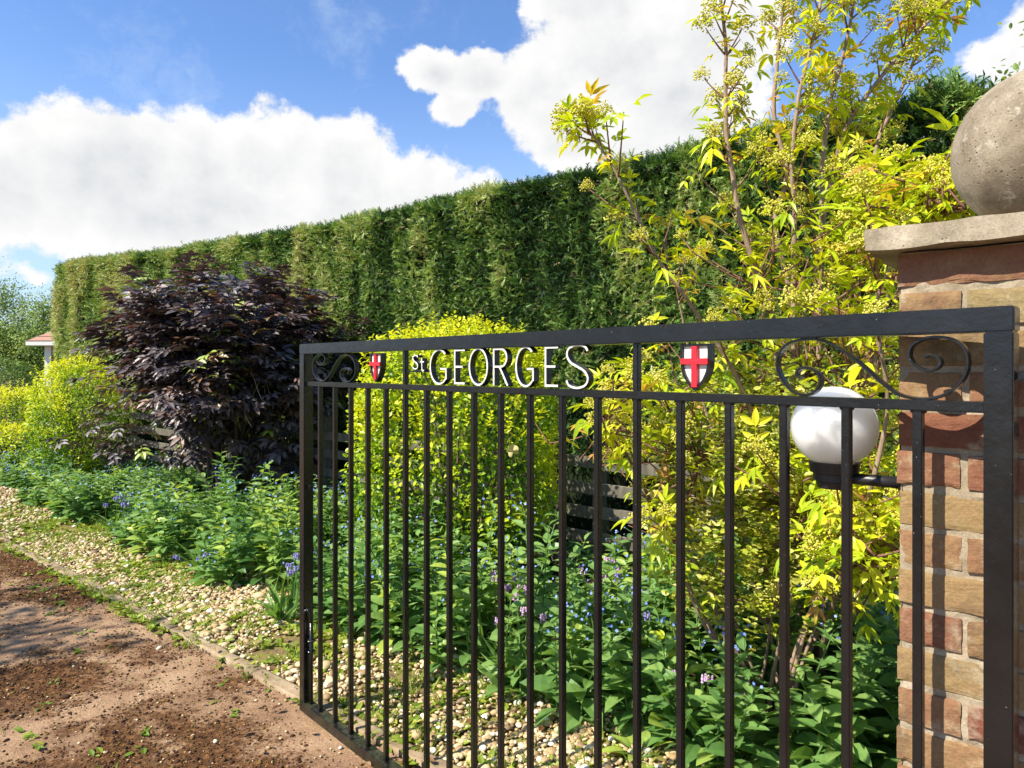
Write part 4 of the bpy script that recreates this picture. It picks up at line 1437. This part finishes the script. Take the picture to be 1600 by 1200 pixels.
def make_varieg():
    g = at(1210, 1080, 2.75); g[2] = 0
    root = thing('variegated_shrub', g, 'small leaved cream and yellow variegated shrub behind the gate near the lamp', 'shrub')
    ctr = at(1185, 790, 2.75)
    rad = (.46, .36, .60)
    tips = [ctr + rand_unit(1)[0] * np.array(rad) * .9 for _ in range(18)]
    branch_set(g, tips, .014, M['bark_pale'], 'stems', root)
    pcs = []
    n = 950
    P, N, k = crown_points(n, ctr, rad, .4, 8, .4)
    P = P[P[:, 2] > .25]
    for p in P:
        d = unit(rng.normal(0, .6, 3) + [0, 0, .8]); L = rng.uniform(.05, .11); m = 9
        tt = np.linspace(.1, 1, m); ang = np.arange(m) * 2.4 + rng.uniform(0, 6)
        Q = p + d * (tt * L)[:, None]
        side = unit(np.stack([np.cos(ang), np.sin(ang), np.full(m, .35)], -1))
        t = np.clip(rng.normal(.6, .2) + rng.normal(0, .15, m), 0, 1)
        pcs.append(leaves(PRIV2, Q, side, np.broadcast_to(d, (m, 3)), rng.uniform(.022, .04, m), t))
    build('foliage', pcs, M['varieg'], root)


make_varieg()

# ================================================================== plants of the bed
HERB = leaf_t(.46, .07, .3, (.2, .45, .72), (.75, 1.0, .75))
FLOW = (np.array([(cos(a) * 1.0, sin(a) * 1.0, .12) for a in np.arange(5) * 2 * pi / 5] + [(0, 0, 0)]), np.array([(5, i, (i + 1) % 5) for i in range(5)]))


def herb_height(s, d):
    P = K(s, d)
    h = .18 + .66 * np.clip((vnoise(P, 1.7, 77, 3) - .2) * 1.4, 0, 1)
    edge = np.clip((d - 2.15) / .40, .42, 1)
    return h * edge


def make_groundcover():
    stem_p, lf, fl = [], [[], [], [], [], []], [[], [], [], []]
    n = 1350
    s = rng.uniform(-.2, 12.8, n); d = rng.uniform(2.3, 4.6, n)
    wob = .16 * np.sin(s * 2.1) + .12 * np.sin(s * 4.7 + 1)
    d = np.maximum(d, 2.36 + wob + np.clip((s - 4) * .06, 0, .45))
    hh = herb_height(s, d)
    mound = np.exp(-((s - 4.9) / .9) ** 2) * np.exp(-((d - 2.95) / .5) ** 2) * .22      # the big mound left of the gate
    hh = hh + mound
    hh *= np.interp(s, [3.3, 4.6, 6.2, 8, 9], [1.0, .92, .72, .60, .55])
    hh *= np.where((s > 1.7) & (s < 3.5) & (d > 3.3), .42, 1.0)
    hh = np.where((s < 2.2), hh * 1.05 + .03, hh)
    for i in range(n):
        b = K(s[i], d[i], 0.0)
        h = hh[i] * rng.uniform(.7, 1.25)
        lean = rng.normal(0, .22, 2) - .10 * KN[:2]
        m = int(10 + h * 30)
        tt = np.linspace(.06, 1, m) ** .9
        P = b + np.stack([lean[0] * tt ** 1.5 * h, lean[1] * tt ** 1.5 * h, tt * h], -1)
        C = b + np.stack([lean[0] * np.linspace(0, 1, 5) ** 1.5 * h, lean[1] * np.linspace(0, 1, 5) ** 1.5 * h, np.linspace(0, 1, 5) * h], -1)
        V, F = tube(C, [.005, .0045, .004, .003, .002], 4, False)
        stem_p.append((V, F, 0, .5))
        ang = np.arange(m) * 2.4 + rng.uniform(0, 6)
        D = unit(np.stack([np.cos(ang), np.sin(ang), .15 + .5 * tt + rng.normal(0, .2, m)], -1))
        U = unit(np.array([0, 0, 1.0]) + rng.normal(0, .3, (m, 3)))
        S = (.165 - .095 * tt) * rng.uniform(.7, 1.2, m)
        t = .38 + .28 * tt + .6 * mound[i] + rng.normal(0, .2) + rng.normal(0, .1, m)
        lf[0].append(P); lf[1].append(D); lf[2].append(U); lf[3].append(S); lf[4].append(np.clip(t, 0, 1))
        if rng.uniform() < .45:
            k = int(rng.integers(4, 12))
            top = C[-1]
            Q = top + rng.normal(0, 1, (k, 3)) * [.045, .045, .04] + [0, 0, .01]
            fl[0].append(Q); fl[1].append(rand_unit(k)); fl[2].append(rng.uniform(.0055, .0085, k)); fl[3].append(rng.uniform(0, 1, k))
            for q in Q[:4]:
                V, F = tube(np.array([top - [0, 0, .03], (top + q) / 2, q]), .0012, 3, False); stem_p.append((V, F, 0, .6))
    c = lambda L: np.concatenate(L)
    pcs = stem_p + [leaves(HERB, c(lf[0]), c(lf[1]), c(lf[2]), c(lf[3]), c(lf[4]), 0)]
    P = c(fl[0]); n2 = len(P)
    up = unit(rand_unit(n2) * .7 + [-.5, -.6, .6])
    W, G, T = inst(FLOW, P, unit(np.cross(up, rand_unit(n2))), up, c(fl[2]), c(fl[3]))
    pcs.append((W, G, 1, T))
    tag(build('ground_cover', pcs, [M['herb'], M['blue_fl']]), 'leafy green ground cover with tiny blue flowers filling the flower bed', 'ground cover', kind='stuff')


make_groundcover()


def make_weeds():
    pcs = []
    n = 4600
    s = rng.uniform(.8, 9.5, n); d = 1.72 + rng.uniform(0, 1, n) * 1.0
    P = K(s, d, .012)
    keep = (d < 2.75) & (vnoise(P, 2.2, 19, 2) + rng.uniform(-.25, .25, n) > .46); P = P[keep]
    for p in P:
        if rng.uniform() < .84:
            m = int(rng.integers(4, 11)); ang = rng.uniform(0, 2 * pi, m)
            D = unit(np.stack([np.cos(ang), np.sin(ang), rng.uniform(.15, .9, m)], -1))
            pcs.append(leaves(HERB, np.repeat(p[None], m, 0) + rng.normal(0, .008, (m, 3)) * [1, 1, .2], D, unit(np.array([0, 0, 1.]) + rng.normal(0, .25, (m, 3))), rng.uniform(.018, .06, m), np.clip(rng.normal(.74, .2, m), 0, 1)))
        else:
            m = int(rng.integers(10, 26)); ang = rng.uniform(0, 2 * pi, m)
            D = unit(np.stack([np.cos(ang) * .6, np.sin(ang) * .6, rng.uniform(.4, 1.2, m)], -1))
            pcs.append(leaves(GRASS, np.repeat(p[None], m, 0) + rng.normal(0, .015, (m, 3)) * [1, 1, .0], D, rand_unit(m), rng.uniform(.03, .08, m), np.clip(rng.normal(.65, .2, m), 0, 1)))
    n = 110                                                     # a few on the drive itself
    s = rng.uniform(2.2, 7.5, n); d = rng.uniform(.8, 1.78, n)
    for p in K(s, d, .012):
        m = int(rng.integers(3, 9)); ang = rng.uniform(0, 2 * pi, m)
        D = unit(np.stack([np.cos(ang), np.sin(ang), rng.uniform(.1, .8, m)], -1))
        pcs.append(leaves(HERB if rng.uniform() < .6 else GRASS, np.repeat(p[None], m, 0) + rng.normal(0, .012, (m, 3)) * [1, 1, .1], D, unit(np.array([0, 0, 1.]) + rng.normal(0, .25, (m, 3))), rng.uniform(.015, .05, m), np.clip(rng.normal(.55, .2, m), 0, 1)))
    tag(build('weeds', pcs, M['weed']), 'small bright green weeds and grass tufts sprouting through the gravel', 'weeds', kind='stuff')
    # fallen leaves at the foot of the fence and in the gravel
    n = 900
    s = rng.uniform(.3, 9, n); d = np.where(rng.uniform(0, 1, n) < .5, rng.uniform(3.4, 4.6, n), rng.uniform(1.4, 2.8, n))
    P = K(s, d, .03) + np.stack([0 * s, 0 * s, rng.uniform(-.01, .02, n)], -1)
    P[:, 2] += np.where(d > 3, .04, 0)
    tag(build('leaf_litter', [leaves(PRIV2, P, rand_unit(n) * [1, 1, .15], unit(np.array([0, 0, 1.]) + rng.normal(0, .3, (n, 3))), rng.uniform(.015, .05, n), rng.uniform(0, 1, n))], M['dead']), 'brown fallen leaves lying on soil and gravel', 'leaf litter', kind='stuff')


GRASS = (np.array([(-.04, 0, 0), (.04, 0, 0), (.03, .5, .03), (-.03, .5, .03), (0, 1, -.1)], float), np.array([(0, 1, 2), (0, 2, 3), (3, 2, 4)]))
STRAP = leaf_t(.09, .02, .55, (.25, .5, .75), (1.0, 1.0, .7))
make_weeds()


def make_bluebell(px, py, label, col, group, nst=5, h=.34, loc=None):
    Y = EYE * F_PX / (py - HZ)
    g = at(px, py, Y); g[2] = 0.01
    root = thing('bluebell_clump', g, label, 'flowers', group)
    m = 26; ang = rng.uniform(0, 2 * pi, m)
    D = unit(np.stack([np.cos(ang) * .5, np.sin(ang) * .5, rng.uniform(.5, 1.1, m)], -1))
    build('leaves', [leaves(STRAP, np.repeat(g[None], m, 0) + rng.normal(0, .025, (m, 3)) * [1, 1, 0], D, unit(rand_unit(m) + [0, 0, .6]), rng.uniform(.18, .30, m), rng.uniform(.2, .7, m))], M['herb'], root)
    for i in range(nst):
        b = g + [rng.normal(0, .05), rng.normal(0, .05), 0]
        top = b + [rng.normal(0, .05), rng.normal(0, .05), h * rng.uniform(.8, 1.15)]
        C = spline([b, (b + top) / 2 + [rng.normal(0, .01), rng.normal(0, .01), .02], top, top + [rng.normal(0, .02), rng.normal(0, .02), .015]], 12)
        V, F = tube(C, .0032, 5)
        st = [(V, F, 0, .5)]
        nb = 9
        for k in range(nb):
            f = 7 + 4.5 * k / nb
            q = C[int(f)]
            a = k * 2.4; o = np.array([cos(a), sin(a), -.25]) * .012
            prof = [(.001, .009), (.0035, .006), (.0042, 0), (.0042, -.005), (.0066, -.009)]
            V, F = lathe(prof[::-1], q + o, 7)
            st.append((V, F, 1, rng.uniform(0, 1)))
        build('flower_spike', st, [M['weed'], col], root)


V_, P_ = M['violet_fl'], M['pink_fl']
make_bluebell(186, 838, 'violet bluebells flowering at the gravel edge left of the leafy mound', V_, 'bluebell clumps', 6, .30)
make_bluebell(440, 975, 'violet bluebells flowering beside the end stile of the gate', V_, 'bluebell clumps', 4, .34)
make_bluebell(318, 905, 'short violet bluebells at the foot of the leafy mound', V_, 'bluebell clumps', 3, .16)
make_bluebell(800, 1085, 'pink bluebells in the gravel edge behind the middle gate bars', P_, 'bluebell clumps', 5, .42)
make_bluebell(775, 1040, 'pink and lilac bluebells under the golden privet behind the bars', P_, 'bluebell clumps', 4, .40)
make_bluebell(1095, 1185, 'pink bluebells low in the bed under the right hand shield', P_, 'bluebell clumps', 4, .30)
make_bluebell(955, 1010, 'lilac pink bluebells standing in front of the fence rails', P_, 'bluebell clumps', 5, .42)
make_bluebell(1000, 1060, 'pale violet bluebells right of the fence post behind the bars', V_, 'bluebell clumps', 4, .42)

BROAD = leaf_t(.52, .05, .35, (.12, .3, .5, .7, .88), (.5, .88, 1.0, .85, .5))


def make_rosette(px, py, label, size, n, tint=.5, up=.7):
    Y = EYE * F_PX / (py - HZ)
    g = at(px, py, Y); g[2] = .01
    root = thing('foxglove_rosette', g, label, 'plant', 'broad leaved rosettes in the bed')
    for i in range(n):
        a = i * 2.4 + rng.uniform(-.3, .3)
        D = unit(np.array([cos(a), sin(a), up * rng.uniform(.5, 1.6)]))
        P = (g + D * .05)[None]
        st = tube(np.array([g, g + D * .03, g + D * .07]), .004, 5, False)
        build('leaf', [leaves(BROAD, P, D[None], np.array([[0, 0, 1.0]]) + rng.normal(0, .2, (1, 3)), np.array([size * rng.uniform(.6, 1.1)]), np.array([np.clip(rng.normal(tint, .15), 0, 1)])), (st[0], st[1], 0, .5)], M['herb'], root)


make_rosette(1160, 1195, 'broad leaved green rosette at the bed front between two gate bars right of the shield', .20, 11, .75)
make_rosette(1290, 1190, 'broad dark green rosette at the foot of the elder stump', .24, 12, .5)
make_rosette(1370, 1150, 'upright broad leaved plant close against the brick pillar', .26, 10, .45, 1.1)
make_rosette(1050, 1150, 'pale green broad leaved rosette behind the bars under the right hand shield', .18, 10, .85)
make_rosette(870, 985, 'dark pointed leaved plant in the shade before the fence', .26, 9, .2, .9)
make_rosette(245, 800, 'bright green dock leaves at the bed front below the purple shrub', .30, 9, .95, .6)
make_rosette(1000, 1190, 'low lime green seedling rosette in the gravel behind the gate', .11, 8, 1.0, .5)

# ================================================================== the far left and right
def make_tree(label, x, y, h, crown_r, n, seed, leaf=.16, base_z=.3, lump=.45, group='trees beyond the hedge', trunk=.16, off=(0, 0)):
    g = np.array([x, y, 0.0])
    root = thing('tree', g, label, 'tree', group)
    ctr = g + [off[0], off[1], h * (base_z + (1 - base_z) / 2)]
    rad = np.array([crown_r, crown_r, h * (1 - base_z) / 2])
    C = spline([g + [0, 0, -.1], g + [.1, 0, h * .3], g + [off[0] * .4 - .1, off[1] * .4, h * .6], ctr + [0, 0, rad[2] * .7]], 24)
    pc = [(*tube(C, np.linspace(trunk, .03, 24), 9), 0, .5)]
    cl = []
    for i in range(26):
        v = rand_unit(1)[0]; tip = ctr + v * rad * rng.uniform(.45, .92)
        b = C[int(8 + 12 * rng.uniform())]
        P = spline([b, (b + tip) / 2 + [0, 0, .15], tip], 10)
        pc.append((*tube(P, np.linspace(trunk * .35, .012, 10), 5), 0, .5))
        cl.append(tip)
    build('trunk', pc, M['bark'], root, smooth=True)
    cl = np.array(cl)
    k = rng.integers(0, len(cl), n)
    P = cl[k] + rng.normal(0, 1, (n, 3)) * rad * .17
    P2, N2, _ = crown_points(n // 3, ctr, rad, lump, seed, .3)
    P = np.concatenate([P, P2]); n = len(P)
    o = unit((P - ctr) / rad)
    t = .45 + (vnoise(P, 1.4, seed, 2) - .5) * 1.0 + rng.normal(0, .15, n)
    build('crown', [leaves(PRIV2, P, unit(o * .5 + rand_unit(n) + [0, 0, -.3]), unit(o + [0, 0, .6] + rand_unit(n) * .5), leaf * rng.uniform(.6, 1.3, n), np.clip(t, 0, 1))], M['far_leaf'], root)


make_tree('pale green tree at the left edge of the sky behind the bungalow', -28.5, 36, 6.6, 2.6, 15000, 21, .13, .15)
make_tree('darker rounded tree between the pale tree and the hedge end', -24.6, 36, 5.2, 2.3, 13000, 22, .13, .1)
make_tree('broad green tree low behind the bungalow roof', -27.6, 42, 4.6, 4.5, 12000, 23, .17, .05)
make_tree('tree behind the hedge whose tip shows above the stone ball', 11.9, 13.5, 8.2, 2.6, 5000, 24, .14, .25)


def make_house():
    x0, y0 = -17.75, 26.0                       # the corner one sees
    root = thing('bungalow', (x0 + 3, y0 + 3, 0), 'small brick bungalow with tiled roof showing beyond the hedge end', 'house')
    W, D, H = 7.0, 7.0, 2.35
    def bx(a, b, c, d, e, f, bev=0): return box(x0 + a, x0 + b, y0 + c, y0 + d, e, f, bev)
    V, F = bx(0, W, 0, D, -.1, H); build('wall', [(V, F, 0, .5)], M['house_wall'], root)
    o = .45; z0 = H + .16; rz = z0 + 2.5
    Vr = np.array([(x0 - o, y0 - o, z0), (x0 + W + o, y0 - o, z0), (x0 + W + o, y0 + D + o, z0), (x0 - o, y0 + D + o, z0), (x0 + W / 2 - .6, y0 + D / 2, rz), (x0 + W / 2 + .6, y0 + D / 2, rz)])
    Fr = np.array([(0, 1, 5), (0, 5, 4), (1, 2, 5), (2, 3, 4), (2, 4, 5), (3, 0, 4), (0, 2, 1), (0, 3, 2)])
    # tile courses as shallow steps
    pc = [(Vr, Fr, 0, .5)]
    for k in range(14):
        f = k / 14; zz = z0 + (rz - z0) * f + .012
        ia = np.array([x0 - o + (W / 2 + o - .6) * f, y0 - o + (D / 2 + o) * f]); ib = np.array([x0 + W + o - (W / 2 + o - .6) * f, y0 + D + o - (D / 2 + o) * f])
        c = [(ia[0], ia[1]), (ib[0], ia[1]), (ib[0], ib[1]), (ia[0], ib[1]), (ia[0], ia[1])]
        V, F = tube(np.array([(p[0], p[1], zz) for p in c]), .018, 4)
        pc.append((V, F, 0, .2))
    build('roof', pc, M['roof_tile'], root)
    pieces = [bx(-o, W + o, -o, -o + .03, H, z0 - .003), bx(-o, -o + .03, -o + .031, D + o, H, z0 - .003), bx(-o + .03, W + o, -o + .03, D + o, H + .02, H + .04)]
    build('fascia', [(V, F, 0, .5) for V, F in pieces], M['white'], root)
    V, F = bx(-.03, .22, -.03, .22, -.1, H - .002); build('corner_post', [(V, F, 0, .5)], M['white'], root)
    for (a, b) in ((.62, 1.9), (3.0, 4.6)):
        fr = [bx(a, b, -.05, .02, .95, 1.0), bx(a, b, -.05, .02, 2.05, 2.1), bx(a, a + .06, -.05, .02, 1.001, 2.049), bx(b - .06, b, -.05, .02, 1.001, 2.049), bx((a + b) / 2 - .03, (a + b) / 2 + .03, -.05, .02, 1.001, 2.049)]
        w = build('window', [(V, F, 0, .5) for V, F in fr], M['white'], root)
        V, F = bx(a + .061, b - .061, -.02, .01, 1.001, 2.049); build('pane', [(V, F, 0, .5)], M['glass'], w)


make_house()


def make_dome():
    g = np.array([-15.9, 20.5, 0.0])
    root = thing('clipped_shrub', g, 'dark green clipped dome shrub at the left edge before the bungalow', 'shrub')
    ctr = g + [0, 0, .75]; rad = np.array([1.6, 1.5, 1.15])
    branch_set(g, [ctr + rand_unit(1)[0] * rad * .6 for _ in range(8)], .05, M['bark'], 'stems', root)
    n = 9000
    P, N, k = crown_points(n, ctr, rad, .08, 31, .08)
    keep = P[:, 2] > 0; P, N = P[keep], N[keep]; n = len(P)
    build('foliage', [leaves(PRIV2, P, unit(N * .5 + rand_unit(n)), unit(N + [0, 0, .5] + rand_unit(n) * .5), rng.uniform(.06, .11, n), np.clip(rng.normal(.3, .15, n), 0, 1))], M['far_leaf'], root)


make_dome()

# a hedge row that closes the view at the far end of the drive
make_tree('bushy green tree far off at the end of the drive', -34.0, 40, 4.2, 3.2, 5000, 25, .26, .02)

# the tree by the drive, left of the view, whose shade dapples the drive and bed
make_tree('slender tree beside the drive left of the view that dapples it with shade', -6.5, 1.75, 4.9, 1.05, 1500, 26, .10, .45, group='trees by the drive', trunk=.07)


# ------------------------------------------------------------------ one pale leaf caught in the privet
def make_caught_leaf():
    c = at(801, 704, 4.22)
    n = 40
    a = np.linspace(0, 2 * pi, n, endpoint=False)
    r = .043 * (.78 + .22 * np.abs(np.cos(2.5 * (a - pi / 2))) ** .8) * (1 - .35 * (np.abs(a - 1.5 * pi) < .35))
    ex, ey = np.array([.93, -.15, .25]), np.array([-.25, -.25, .9])
    nz = np.cross(ex, ey)
    ring = c + (r * np.cos(a))[:, None] * ex + (r * np.sin(a))[:, None] * ey + (.010 * np.cos(3 * a))[:, None] * nz
    V = np.concatenate([ring, [c]]); j = np.arange(n)
    F = np.stack([j, (j + 1) % n, np.full(n, n)], -1)
    st = tube(np.array([c - ey * .03, c - ey * .07 + nz * .004, c - ey * .105]), .0015, 5)
    m = leaf_mat('faded_leaf', [(0.0, (0.55, 0.46, 0.17)), (1.0, (0.68, 0.60, 0.28))], .3)
    tag(build('fallen_leaf', [(V, F, 0, .5), (st[0], st[1], 0, .2)], m, origin=c), 'single pale yellow lobed leaf caught on the golden privet behind the gate', 'leaf')


make_caught_leaf()
